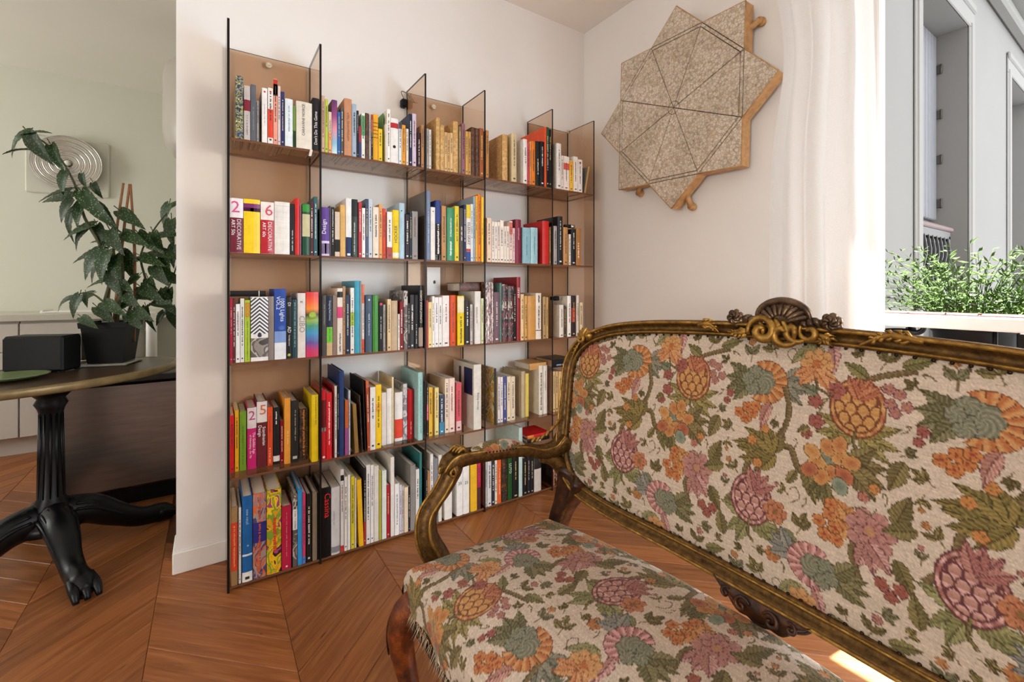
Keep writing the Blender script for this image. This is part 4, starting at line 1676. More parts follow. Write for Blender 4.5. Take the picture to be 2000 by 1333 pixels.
def p_ramp(stops, interp='LINEAR', warp=0.0):
    def f(nt, tc):
        sx = N(nt, 'ShaderNodeSeparateXYZ')
        nt.links.new(tc.outputs['Generated'], sx.inputs[0])
        v = sx.outputs[2]
        if warp:
            nz = N(nt, 'ShaderNodeTexNoise', i_Scale=2.5)
            nt.links.new(tc.outputs['Generated'], nz.inputs['Vector'])
            ma = N(nt, 'ShaderNodeMath', operation='MULTIPLY_ADD')
            nt.links.new(nz.outputs[0], ma.inputs[0])
            ma.inputs[1].default_value = warp
            nt.links.new(v, ma.inputs[2])
            v = ma.outputs[0]
        r = ramp(nt, [(p, lin(c)) for p, c in stops], interp)
        nt.links.new(v, r.inputs[0])
        return r.outputs[0]
    return f


def p_chevron(nt, tc):
    sx = N(nt, 'ShaderNodeSeparateXYZ')
    nt.links.new(tc.outputs['Generated'], sx.inputs[0])
    a = N(nt, 'ShaderNodeMath', operation='SUBTRACT', i_1=0.5)
    nt.links.new(sx.outputs[0], a.inputs[0])
    ab = N(nt, 'ShaderNodeMath', operation='ABSOLUTE')
    nt.links.new(a.outputs[0], ab.inputs[0])
    mu = N(nt, 'ShaderNodeMath', operation='MULTIPLY_ADD', i_1=0.40)
    nt.links.new(ab.outputs[0], mu.inputs[0])
    nt.links.new(sx.outputs[2], mu.inputs[2])
    m2 = N(nt, 'ShaderNodeMath', operation='MULTIPLY', i_1=9.5)
    nt.links.new(mu.outputs[0], m2.inputs[0])
    fr = N(nt, 'ShaderNodeMath', operation='FRACT')
    nt.links.new(m2.outputs[0], fr.inputs[0])
    r = ramp(nt, [(0.0, lin('272a3a')), (0.5, lin('e8e6e4'))], 'CONSTANT')
    nt.links.new(fr.outputs[0], r.inputs[0])
    return r.outputs[0]


def p_vor(cols, scale, stretch=(1, 1, 1), noise=True):
    def f(nt, tc):
        mp = N(nt, 'ShaderNodeMapping')
        mp.inputs['Scale'].default_value = stretch
        nt.links.new(tc.outputs['Object'], mp.inputs[0])
        t = N(nt, 'ShaderNodeTexNoise', i_Scale=scale, i_Detail=2.5, i_Distortion=1.2)
        nt.links.new(mp.outputs[0], t.inputs['Vector'])
        n = len(cols)
        r = ramp(nt, [(0.28 + 0.44 * i / n, lin(c)) for i, c in enumerate(cols)], 'CONSTANT')
        nt.links.new(t.outputs[0], r.inputs[0])
        return r.outputs[0]
    return f


def p_grid(nt, tc):
    b = N(nt, 'ShaderNodeTexBrick', i_Scale=60.0)
    b.offset = 0
    mp = N(nt, 'ShaderNodeMapping')
    mp.inputs['Rotation'].default_value = (PI / 2, 0, 0)
    nt.links.new(tc.outputs['Object'], mp.inputs[0])
    nt.links.new(mp.outputs[0], b.inputs['Vector'])
    b.inputs['Color1'].default_value = lin('4fae33')
    b.inputs['Color2'].default_value = lin('48a52f')
    b.inputs['Mortar'].default_value = lin('1f5a1c')
    b.inputs['Mortar Size'].default_value = 0.06
    b.inputs['Brick Width'].default_value = 0.3
    b.inputs['Row Height'].default_value = 0.3
    return b.outputs[0]


PAT = {
    'chev': pat('chevron_stripes', p_chevron),
    'rain': pat('rainbow', p_ramp([(0, 'd1264a'), (0.14, 'c12e63'), (0.26, '5d4b93'), (0.4, '3d8fc0'), (0.52, '3f8f6c'), (0.60, '93b04a'), (0.68, '3c3026'), (0.78, 'e88a2a'), (0.9, 'e8572a'), (1, 'd93330')], warp=0.08)),
    'sunset': pat('pink_to_blue', p_ramp([(0, 'cfe3e6'), (0.2, '7fb4cf'), (0.45, 'd9909f'), (0.7, '8d3f77'), (1, '5c2a5c')])),
    'flora': pat('dark_floral', p_vor(['0f1110', '1c2a18', '2c4a86', 'a9a14f', '141414', 'c9c4a8', '20351c'], 60)),
    'asia': pat('orange_violet_print', p_vor(['e0742e', '9c8d88', 'c9622c', '4a3f6a', 'a08f88', 'd9622c', '8a7f86', 'e6873f'], 26, (1, 1, 0.5))),
    'comic': pat('yellow_pink_tangle', p_vor(['a2487f', '3b1712', 'e3b81c', 'd99a1f', '7c9a2c', 'e8c422', '9a3f72', 'b2487f'], 20, (1, 1, 0.7))),
    'photo': pat('dim_photograph', p_vor(['3d3432', '8b837c', '5d5350', 'b5aea6', '2c2524'], 16)),
    'darkphoto': pat('dark_photograph', p_vor(['0b0a0a', '1d1714', '4a3420', '0e0d0d', '7a4c26', '120f0e'], 45)),
    'multi': pat('dark_multicolour', p_vor(['0c0d0d', '213b37', '7b2732', '101312', 'b8ada0', '39302c'], 40, (1, 1, 0.5))),
    'sky': pat('skyline_print', p_vor(['231a1c', 'e2d6d2', '8d5a55', '1c1517', 'cfc0bb'], 55, (3, 1, 0.35))),
    'grid': pat('green_grid', p_grid),
    'food': pat('food_photograph', p_vor(['6a5a3a', 'e0c36a', 'cfa53a', 'eee0b4', '8d8f55', 'd9b96a'], 14)),
    'marble': pat('marbled_grey', p_vor(['a9a3a2', 'c5bfbd', '7f7880', 'b9b2b0'], 22)),
    'leather': pat('worn_leather', p_vor(['4a2a18', '5e3820', '3a2014', '6b4326'], 30)),
    'old': pat('worn_tan_paper', p_vor(['c39a5c', 'b98f54', 'cda86c', 'b08448'], 30)),
    'wood': pat('carved_brown', p_vor(['3b1f14', '5a3020', '2c160e'], 24)),
}
M['cover'] = cover_material()
M['ink'] = print_material()
rb = random.Random(5)
NTH = ['first', 'second', 'third', 'fourth', 'fifth', 'sixth', 'seventh', 'eighth', 'ninth', 'tenth', 'eleventh', 'twelfth', 'thirteenth', 'fourteenth', 'fifteenth', 'sixteenth', 'seventeenth', 'eighteenth', 'nineteenth', 'twentieth', 'twenty-first', 'twenty-second', 'twenty-third', 'twenty-fourth', 'twenty-fifth', 'twenty-sixth', 'twenty-seventh', 'twenty-eighth']
ROWN = ['top', 'second', 'third', 'fourth', 'bottom']
BAYN = ['leftmost', 'second', 'middle', 'fourth', 'rightmost']


def lum(h):
    c = lin(h)
    return 0.3 * c[0] + 0.6 * c[1] + 0.1 * c[2]


def text_obj(s, body, size, loc, rot, hexc, align='CENTER', name='spine_title'):
    cu = bpy.data.curves.new(name, 'FONT')
    cu.body = s
    cu.size = size
    cu.align_x = align
    cu.align_y = 'CENTER'
    cu.extrude = 0.00015
    cu.resolution_u = 2
    cu.materials.append(M['ink'])
    o = bpy.data.objects.new(name, cu)
    COL.objects.link(o)
    o.parent = root
    o.location = loc
    o.rotation_euler = rot
    o.color = lin(hexc)
    return o


R_DOWN = Matrix(((0, 1, 0), (0, 0, -1), (-1, 0, 0)))   # text x -> -z, y -> +x, normal -> -y


def make_book(root, wd, h, d, hexc, ops, soft):
    t = 0.0011 if soft else 0.0026
    if wd < 0.008:
        t = min(t, wd * 0.16)
    ov = 0.0 if soft else 0.003
    col = lin(hexc)
    mb = MB()
    bulge = 0.0 if soft or wd < 0.013 else min(0.0035, wd * 0.12)
    # spine: shallow curved strip, boards left and right
    n = 5
    poly = [(wd * i / n, -bulge * math.sin(PI * i / n)) for i in range(n + 1)]
    poly = poly + [(wd, t * 1.2), (0, t * 1.2)]
    mb.prism(poly, 0, h, smooth=False)
    mb.box((0, t * 1.2, 0), (t, d, h))
    mb.box((wd - t, t * 1.2, 0), (wd, d, h))
    mats = [M['cover']]
    for op in ops:
        if op[0] == 'P':
            mats = [PAT[op[2:]]]
    body = mb.build('cover', mats, root, color=col)
    mp = MB()
    mp.box((t + 0.0003, t * 1.3, ov), (wd - t - 0.0003, d - ov, h - ov - 0.0012))
    mp.build('page_block', M['page'], root)
    yf = -bulge - 0.0006
    had = any(o[0] == 'P' for o in ops)
    for op in ops:
        k = op.split(':')
        if k[0] == 'B':          # band round the spine
            f0, f1, hx = float(k[1]), float(k[2]), k[3]
            mb = MB()
            n2 = 5
            po = [(wd * i / n2, -bulge * math.sin(PI * i / n2) - 0.0004) for i in range(n2 + 1)]
            po = [(-0.0002, 0.0)] + po + [(wd + 0.0002, 0.0)]
            mb.prism(po, h * f0 + 0.0004, h * f1 - 0.0004)
            if len(hx) == 6:
                mb.build('spine_band', M['cover'], body, color=lin(hx))
            else:
                mb.build('spine_band', PAT[hx], body)
        elif k[0] in 'TUH':
            s, hx = k[1], k[2]
            fx, f0, f1 = float(k[3]), float(k[4]), float(k[5])
            ext = (f1 - f0) * h
            mw = float(k[6]) if len(k) > 6 else 0.8
            if s not in LEGIBLE:      # lettering too small to be read in the photograph: worn marks of its size and colour
                mb = MB()
                lw = wd * mw * 0.55
                z, e = h * f1, h * f0
                if k[0] == 'H':
                    mb.box((wd * (fx - mw * 0.35), yf, e), (wd * (fx + mw * 0.35), yf + 0.0005, e + min(z - e, wd * mw * 0.5)))
                    z = e
                while z > e:
                    L = min(rb.uniform(0.3, 0.75) * lw + 0.0008, 0.006)
                    mb.box((wd * fx - lw / 2 + rb.uniform(0, lw * 0.3), yf, z - L), (wd * fx + lw / 2 - rb.uniform(0, lw * 0.3), yf + 0.0005, z))
                    z -= L + rb.uniform(0.0008, 0.0018) + (0.004 if rb.random() < 0.15 else 0)
                mb.build('spine_title', M['ink'], body, color=lin(hx))['kind'] = 'stuff'
            elif k[0] == 'H':
                size = min(wd * mw / (0.6 * len(s)), ext)
                o = text_obj(s, body, size, (wd * fx, yf - 0.0003, h * (f0 + f1) / 2), (PI / 2, 0, 0), hx)
            else:
                size = min(ext / (0.56 * len(s)), wd * mw * 1.35)
                o = text_obj(s, body, size, (wd * fx, yf - 0.0003, h * (f0 + f1) / 2), (0, 0, 0), hx)
                Rm = R_DOWN if k[0] == 'T' else Matrix(((0, -1, 0), (0, 0, -1), (1, 0, 0)))
                o.rotation_euler = Rm.to_euler()
            had = True
        elif k[0] == 'L':        # picture on the left cover
            f0, f1, d0, d1 = map(float, k[1:5])
            mb = MB()
            mb.box((-0.0004, d * d0, h * f0), (0.0004, d * d1, h * f1))
            mb.build('cover_picture', M['ink'], body, color=lin(k[5]))
        elif k[0] == 'N':
            had = True
        elif k[0] == 'D':        # round dot
            fx, fz, r, hx = float(k[1]), float(k[2]), float(k[3]), k[4]
            mb = MB()
            mb.lathe([(0, 0), (r * wd, 0), (r * wd, 0.0004), (0, 0.0005)], 18, M=Matrix.Translation((wd * fx, yf + 0.0001, h * fz)) @ Matrix.Rotation(PI / 2, 4, 'X'))
            mb.build('spine_emblem', M['ink'], body, color=lin(hx))
    if not had and wd > 0.006:
        # small worn title marks along the spine, too small in the photograph to be read
        dark = lum(hexc) > 0.16
        hx = rb.choice(['2b2522', '3a2b26', '70302a', '31384a']) if dark else rb.choice(['d8d2c4', 'c9b26a', 'e6e1da', 'b9a993'])
        mb = MB()
        z = h * rb.uniform(0.80, 0.92)
        end = h * rb.uniform(0.25, 0.5)
        lw = min(wd * 0.34, 0.007)
        while z > end:
            L = rb.uniform(0.0015, 0.005)
            a = wd / 2 - lw / 2 + rb.uniform(0, lw * 0.2)
            bb = wd / 2 + lw / 2 - rb.uniform(0, lw * 0.2)
            mb.box((a, yf, z - L), (bb, yf + 0.0005, z))
            z -= L + rb.uniform(0.001, 0.002) + (0.005 if rb.random() < 0.15 else 0)
        L = h * 0.03
        mb.box((wd * 0.3, yf, h * 0.05), (wd * 0.7, yf + 0.0005, h * 0.05 + min(L, wd * 0.4)))
        mb.build('spine_title', M['ink'], body, color=lin(hx))['kind'] = 'stuff'


LEGIBLE = {'DECORATIVE', 'ART 50s', 'ART 60s', '2', '6', '5', 'Design', "Don't Do This Game", 'CARAVANE NOIRCE', 'EILEEN GRAY', 'CIBO', 'ARAKI', 'Cassina', 'new retail', 'Scandinavian',
           'The Golden Age', 'of Advertising - the 70s', '1000 Lights', 'VOL.2', 'DI', 'AD', 'HOCKER', 'COCO', 'Designing Real Society', 'MAME - MODE', '25', 'CUMANTANNA CARDO', 'M.', 'African Rising', 'LUTO'}
BLOCKS = {}   # (row, bay): (ox, oy, scale, setback cm, lines)
exec_blocks = []


def block(row, bay, ox, oy, sc, back, text):
    exec_blocks.append((row, bay, ox, oy, sc, back, [l.strip() for l in text.strip().splitlines() if l.strip()]))


# each line: x0,x1,top (zoomed pixels of the photograph), colour[,set back cm][,lean degrees] | description | operations
block(1, 1, 430, 20, 3.921, 0.4, '''
118,178,505,3a3a34|slim box covered in dark floral pattern|P:flora|N
183,231,580,bdb3ad|grey book with dark red band|B:.53:.74:7d1c2e|U:PIERRE:6a625e:.5:.08:.45:.4
234,276,572,5d6067|slate grey book|U:DESIGN:8d9096:.5:.2:.6:.3
279,300,695,8a8580|thin grey book|
320,362,598,e9e4e0|white book with small red emblem|D:.5:.93:.2:c23b30|T:Modern:9a8f8a:.5:.3:.7:.3
366,406,598,e9e2dc|white book with wide red-orange band|B:.10:.62:d9442e|D:.5:.93:.2:c23b30
408,440,527,e59a86|tall pink book with red top and black label|B:.76:.99:b5312b|B:.74:.92:2a2524
442,463,582,d9c4bf|pale pink slim book|
465,493,625,2a2f5e|navy slim book|
497,557,682,dfe6e9|white book with faint blue print|T:Blue Note:8aa0b4:.5:.3:.85:.4
560,580,735,6d8a3a|green book with dark lower half|B:0:.4:24381c|N
583,704,706,ded5c6|wide cream book with black capital title|U:CARAVANE NOIRCE:2a2724:.45:.30:.92:.3
707,760,676,1b1a1b|black book with white playful lettering|U:Don't Do This Game:ece8e4:.5:.05:.80:.5
''')
block(1, 2, 430, 20, 3.921, 0.4, '''
776,802,655,c9a98f|beige slim book|
804,827,682,b3c24a|lime green slim book|
830,854,780,e6c9b4|white and orange slim book|B:0:.5:e8a06a
856,897,690,7a3a6c|book fading from purple to pale blue|P:sunset|N
900,922,780,2f62a8|bright blue slim book|
925,946,745,55504c|dark grey thin book|
950,1008,680,c08a66|broad salmon coloured book|U:HORIZONS:9a6044:.5:.25:.75:.6
1010,1044,720,9fb2c6|pale blue book|
1046,1062,770,1d1b1c|thin black book|
1063,1081,890,a03545|dark red and blue paperback|B:0:.5:3d3f74|N
1083,1109,790,dfe3d6|white book with green stripe|B:.5:.95:5fa06a
1112,1140,790,8d3322|red brown book|P:leather|N
1142,1155,800,bdb6ae|thin grey pamphlet|
1157,1171,800,2a2624|black and red slim book|B:.6:1:a03a2a
1172,1210,800,e0a32a|amber book with thin dark stripes|B:.80:.82:7a4a12|B:.72:.74:7a4a12|B:.64:.66:7a4a12|B:.56:.58:7a4a12|B:.48:.50:7a4a12|N
1212,1243,910,e5bf2c|short yellow paperback|
1245,1252,790,5c9440,3|thin green book standing back|
1254,1276,870,eae3da|short white paperback|
1278,1304,760,f0ebe4|tall white book|
1306,1364,832,e9e6e2|wide white book with red mark and black smile|B:.78:.90:b92a2e|N|D:.45:.36:.2:1d1b1b
1368,1391,860,d5dde2|bluish white paperback with dark top|B:.84:1:3d4650
1393,1420,880,e2982a|orange paperback|
1425,1443,910,e2dac8|cream paperback|
1448,1470,795,1f2540|navy book with black side|
1472,1502,795,cdbfd2|lavender book|
1508,1537,940,33161a|short maroon black book with white lettering|U:DARK STAR:d5cfca:.5:.05:.8:.5
1540,1562,880,a97a4e|tan slim book|
''')
block(1, 3, 780, 140, 4.762, 0.4, '''
254,273,530,a09a92|grey thin book|
275,298,540,c9c6c0|pale grey book|
342,378,430,c2955e|tall tan book with brown side|P:old|N
381,418,500,c6a069|worn tan book|P:old|N
421,445,566,d0ac78|tan paperback|
447,471,572,c99f64|ochre paperback|
473,498,572,d6b27c|light tan paperback|
500,546,466,cfa460|tall ochre book|P:old|N
552,576,512,7c6a4a|olive brown book|U:ARTS PARIS:c9b98f:.5:.3:.9:.5
579,612,486,8f5d68|mauve rounded book|
615,640,556,c79a4c|golden tan book|
642,666,560,b98a4c|tan bound book|
668,705,520,4b2a1a|dark brown leather book|P:leather|N
708,743,530,7a4a26|brown leather book|P:leather|N
746,786,530,94522a|rust brown book|
''')
block(1, 4, 780, 140, 4.762, 0.4, '''
806,832,548,b07c46|light brown slim book|
958,1006,588,cc9c52|thick mottled tan book|P:old|N
1042,1090,578,cdbb92|cream book with grey dusty side|
1152,1188,630,e8e3de|white book with grey cover side|
1190,1211,670,c94a52|pinkish red slim book|
1213,1224,652,d79a62|tan orange thin book|
1226,1264,650,d9791f|orange book|
1268,1305,650,191718|black book with white lettering|U:ZODIAC:e9e4de:.5:.25:.6:.5
1308,1347,652,141416|plain black book|
1349,1368,516,e0522a|tall orange-red folder|N
1370,1390,518,1f5a38|tall dark green book|B:0:.62:15161c
1393,1424,540,16181c|tall black book beside upright|
''')
block(1, 5, 780, 140, 4.762, 0.4, '''
1462,1504,670,e4ded8|tall white book with grey side|
1506,1526,782,e0d5cc|short white paperback|
1528,1580,790,e6dad0|white paperback with red marks|B:.6:.8:c9584a
1582,1618,830,e0a13a|orange paperback|B:0:.7:e8b440
1620,1660,792,e6dfd6|ivory paperback|
1662,1702,820,e9e2da|short ivory paperback with red dot|D:.5:.9:.2:a8352f
''')
block(2, 1, 430, 350, 4.762, 0.4, '''
83,216,180,e6dcde|thick white and burgundy book on decorative art|B:0:.645:6c1a2e|T:DECORATIVE:e3d3d6:.66:.07:.60:.36|T:ART 50s:f3ecec:.24:.30:.62:.36|H:2:c8477f:.42:.68:.98:1.1
219,373,190,eec81c|thick yellow book with purple picture|B:.77:.92:7b2a66|B:.77:.84:2a1c2c|N
377,503,216,eadfd8|thick white and red book on decorative art|B:0:.655:b3202e|T:DECORATIVE:f0dcda:.66:.07:.60:.36|T:ART 60s:f8efee:.24:.30:.62:.36|H:6:c94a5c:.6:.68:.98:1.0
506,648,215,e2dcd4|thick cream ribbed book|N|B:.2:.206:c4bcb2|B:.3:.306:c4bcb2|B:.4:.406:c4bcb2|B:.5:.506:c4bcb2|B:.6:.606:c4bcb2|B:.7:.706:c4bcb2|B:.8:.806:c4bcb2|B:.92:.926:3a3430
652,693,232,1c1516|black book with white spaced lettering|U:NOBUYOSHI:e4dede:.5:.08:.48:.45
696,740,180,c8211f|tall bright red book|N
743,756,240,8d5f74|thin mauve book|
764,836,232,1e4a34|dark green book with cream label|B:.36:.80:c3bd92|B:.84:.99:2f8a32|N
839,869,216,4b1820|dark red book|
872,906,165,24565f|tall teal book|
''')
block(2, 2, 430, 350, 4.762, 0.4, '''
943,1017,265,5f3f8e|purple book lettered in white over pale band|B:0:.31:cfc0dc|B:.04:.26:8d74b0|U:Design:ece6f2:.30:.36:.84:.55
1019,1031,250,57504e|thin dark grey book|
1033,1064,262,221f20|black book with white capitals|U:MATERIAL STUDY:e2dcd8:.5:.25:.95:.6
1068,1114,306,d3c0aa|beige paperback with black band|B:.10:.38:24201f|N
1118,1166,242,d6aa66|tan book|N
1169,1222,180,e6e4e2|tall white book with navy foot|B:0:.335:27355c|N|H:A:dfe3ea:.5:.02:.08
1226,1280,190,24292a|tall black and green book|B:0:.7:35403a|U:WORLD ARCHITECTURE:c9c6bc:.4:.05:.6:.4
1287,1318,215,b3272f|crimson book|
1320,1350,270,e4e1de|short white paperback|
1353,1379,186,202c4c|tall navy slim book|
1381,1416,186,bfc8d2|tall pale blue book|
1421,1476,262,e6d8c6|cream book|
1479,1509,235,d99a58|tan orange book|
1512,1541,275,cf4a32|red-orange paperback|
1553,1601,306,e6e1da|white paperback with red foot|B:0:.24:a83a30
1604,1663,290,e8c71c|yellow book with black lettering|U:HOCKER:3a3016:.5:.32:.68:.5|B:.02:.12:e6e2d2
1666,1715,225,a8c3d2|pale blue book with dark dot|D:.4:.86:.12:1d2a3a|N
1724,1760,330,2c1b20|black maroon paperback|
1763,1785,312,20283a|navy rounded paperback|
1787,1838,302,8f8c88|grey paperback|
''')
block(2, 3, 780, 350, 5.0, 0.4, '''
264,303,115,74839f|tall slate blue book with dark green side|U:ARCHITECTURES:c2cbd8:.5:.25:.70:.4
306,350,276,e6e1da|white book with small dot|D:.5:.92:.12:2a2a2a|N
353,404,210,2d3f7c|black book with navy top and white lettering|B:0:.61:211d1c|B:0:.09:e4dfd8|U:GIANT WINTER:e9e4de:.5:.12:.60:.7
412,457,264,b98a5c|tan bound book|
463,537,282,3f8a63|green book with white handwriting|U:DESSEINS:d6e2d6:.5:.45:.80:.35|U:Art life:d6e2d6:.5:.1:.36:.5
541,582,266,e0c93a|yellow book|
586,627,286,4a423e|dark grey brown book|U:BITTER:ddd6d0:.5:.40:.65:.5
630,651,252,1e2850|navy slim book|
654,696,252,e4dfd8|book with yellow top, white middle, blue foot|B:.76:1:dfc437|B:0:.17:2f4f93|B:.17:.22:c03a3c|T:EILEEN GRAY:2a2624:.5:.26:.72:.6
698,720,245,dfe3e6|white slim book|
722,742,170,93a6b4|tall pale grey blue book with grey side|
745,764,165,e0a62c|tall amber thin book|
766,795,150,e07c2a|tall orange book|
801,826,176,eebd1c|tall yellow book beside upright|U:KREIS:6a4a16:.5:.42:.6:.5
''')
block(2, 4, 780, 350, 5.0, 0.4, '''
856,899,380,e4c9b0|peach paperback|
903,929,416,e6dccf|ivory paperback|
931,957,418,eae1d6|white paperback|
959,983,420,e6dacc|off-white paperback|
985,1019,404,ece2d6|taller white paperback|
1021,1045,462,e4d8ca|cream paperback|
1047,1073,462,e9ddd0|short cream paperback|
1076,1105,411,e6d0c4|white paperback with red top|B:.68:.97:c96a60
1108,1129,480,e2bfc0|short pink paperback|
1134,1188,396,7c1c36|burgundy book with dark green top edge|U:PARIS:b9808c:.5:.55:.8:.5
1203,1280,476,8cb6c2|pale blue book left of its twin|U:RECITS:5f8794:.5:.25:.75:.3
1283,1350,476,96bfc8|pale blue book right of its twin|U:POEMES:5f8794:.5:.25:.75:.3
1396,1460,411,c22018|thick bright red book|N
1464,1480,470,7c5a3a|thin brown paperback|
''')
block(2, 5, 780, 350, 5.0, 0.4, '''
1506,1540,460,9c948e|grey book with red cover behind|
1546,1594,366,17171a|tall black book|
1601,1645,472,b98348|tan book|
1655,1675,540,dfd2c0|short cream booklet|
1677,1722,492,15171c|black book with blue top|
1726,1774,482,a8743f|brown book with white lettering|U:PRESTES:efe6dc:.4:.2:.6:.5
''')
block(3, 1, 430, 530, 4.762, 0.4, '''
89,118,250,a81f3c|crimson book|
120,143,262,5a2c28|dark brown red book|
146,186,306,e4e2e2|white book below black lying book|
188,226,256,d6d6cc|tall off-white book|
229,279,270,a8c22c|lime green book with orange top|B:.72:.96:b3a02a|T:COCO:d9502a:.5:.74:.95:.8|U:THE SECRET LIFE OF CITIES:4a5a1c:.5:.05:.66:.4
285,448,240,e4e2df|wide book with navy and white chevrons|B:.42:.99:chev|B:.06:.36:photo|D:.5:.40:.12:272a3a|N
450,502,236,857a72|taupe grey book|N
506,614,166,2b4a9c|thick blue and white book on lights|B:0:.24:dfe2e6|B:.24:.40:7d9ad0|T:1000 Lights:e2ecf6:.66:.48:.93:.4|T:VOL.2:e2ecf6:.3:.70:.90:.36|D:.62:.44:.3:3f63b4
616,667,240,1c1c1a|black book with scattered white lettering|T:DI:e4e0dc:.5:.83:.93:.6|T:AD:e4e0dc:.5:.42:.52:.7|U:STUDIOS:c9c4be:.5:.22:.38:.4|D:.5:.06:.3:b9bf50
671,718,266,24444a|dark teal book|U:COLLECTION OF SECRETS:9fb8b4:.5:.2:.95:.4
721,795,205,dcd3cc|wide pale book with thin grey lettering|T:CIBO:8f8680:.5:.38:.66:.75|H:M.:3a3432:.5:.82:.9:.5
799,917,195,c9403a|rainbow striped book with green disc|P:rain|D:.5:.64:.3:9fbf4a|N
''')
block(3, 2, 430, 530, 4.762, 0.4, '''
947,988,226,4b4848|dark grey book|U:METHOD:9a9694:.5:.5:.85:.4
991,1046,225,c9ac84|navy book with bright green label and tan foot|B:.47:1:222c40|B:.21:.47:6fc23a|T:Designing Real Society:cfd4dc:.5:.52:.97:.5|T:Take your:3a5a20:.5:.24:.44:.3
1049,1086,226,8a7568|grey brown book|N
1089,1140,160,e4d9cc|tall cream book with pink label|B:.55:.72:d6497a|U:RICARDO:3a3230:.5:.04:.32:.6|B:.86:.95:2a2524
1142,1166,142,a9825a|tall wooden coloured book|
1171,1205,222,26304c|navy slim book|
1213,1248,156,e2e2da|tall white book with lime band|B:.42:.63:a9c23a
1252,1300,90,3b9ab4|tallest turquoise book|N
1303,1317,92,9c948e|thin grey tall book|
1320,1341,122,d9d0ca|white slim book with orange ends|B:.72:1:d9622c|B:0:.2:c9502c
1352,1414,226,44566a|slate blue book with white emblem|D:.5:.92:.16:cfd8e4|U:INNOVATION:a9b6c6:.5:.3:.68:.4
1418,1472,225,4fae33|bright green book with black grid|P:grid|N
1479,1514,286,1e1a1c|black book with pink dot at top|D:.5:.95:.4:d64a6c|U:HAPPENING:d9d2cc:.5:.25:.7:.4
1517,1538,312,8a8580|thin grey paperback|
1556,1590,262,cfb184|tan paperback|
1592,1650,276,b9a285|beige book|N
1655,1671,400,e0dad2|short thin white booklet|
1673,1704,282,7a1c20|dark red book|
1708,1745,182,7b7370|tall grey book with black lattice|P:photo|N
1748,1765,300,2a2628|thin black book|
1768,1804,222,3a393c|charcoal book|
1808,1842,222,19191b|black book|U:LANDSCAPES:cfc9c4:.5:.1:.45:.4
1846,1886,132,141213|tall black book with cream capitals|B:.03:.33:9c8b7c|U:CUMANTANNA CARDO:d6cab8:.55:.36:.96:.5
''')
block(3, 3, 780, 530, 5.0, 0.4, '''
264,281,286,b33a32|thin red paperback|
284,319,302,e2c98a|pale yellow paperback|
322,345,246,e9e4de|white slim book|
347,383,256,e6e3e0|white paperback pair, left one|
385,418,256,e3e0dd|white paperback pair, right one|
421,487,240,e6e1dc|thick white book|
496,550,236,d0512a|orange-red book|
568,632,242,e2c41c|yellow book with cream top|B:.66:.98:e6dcb8|U:YOUNG WORKS:4a3c10:.5:.05:.58:.55
638,686,290,2c2828|dark grey book|
692,716,326,b9b3ae|grey white paperback|
737,794,198,dfdad4|tall white book with faint drawing|U:Le Parc:7d6a60:.3:.4:.7:.3
799,824,266,c9cc9c|pale green slim book|
''')
block(3, 4, 780, 530, 5.0, 0.4, '''
840,918,105,2b2022|tall dark book with white skyline print|P:sky|N|U:MODERN CITIES:ece4de:.86:.2:.75:.3
921,977,206,6f5560|mauve grey book|
980,999,116,5f8078|thin grey green book|
1004,1056,130,1f2224|dark multicoloured book|P:multi|N
1060,1114,146,2c4044|dark teal picture book|P:multi|N
1116,1140,160,1a1415|thin black book|
1145,1182,58,8d1d22|tall dark red book with white capitals|U:ARAKI:f0e6e2:.5:.55:.95:.6
1184,1215,226,e0c596|cream book|
1220,1252,242,cc9c56|light ochre book|
1255,1329,242,c9924a|thick ochre book|N
1332,1385,215,e2d8ca|tall ivory book with black lettering|U:LE DISQUE DE NEWTON:4a4038:.5:.22:.72:.5|B:.18:.20:1f1b1a|U:001:3a332e:.5:.8:.95:.6
1402,1431,250,a98a5e|tan book|
1433,1455,255,b8965f|light brown book with dark lettering|U:MONDE:4a3824:.5:.3:.7:.6
''')
block(3, 5, 780, 530, 5.0, 0.4, '''
1562,1604,330,e2d8ca|short cream book with grey side|
1608,1629,345,4a3e36|thin brown paperback|
1640,1676,242,e9e2d6|tall white book with thin black title|
1681,1719,240,2c1a1a|black book with red middle|B:.35:.7:9c2a22
1729,1752,236,dccfc0|tall cream thin book|
1761,1789,306,e0cba6|short cream paperback|
''')
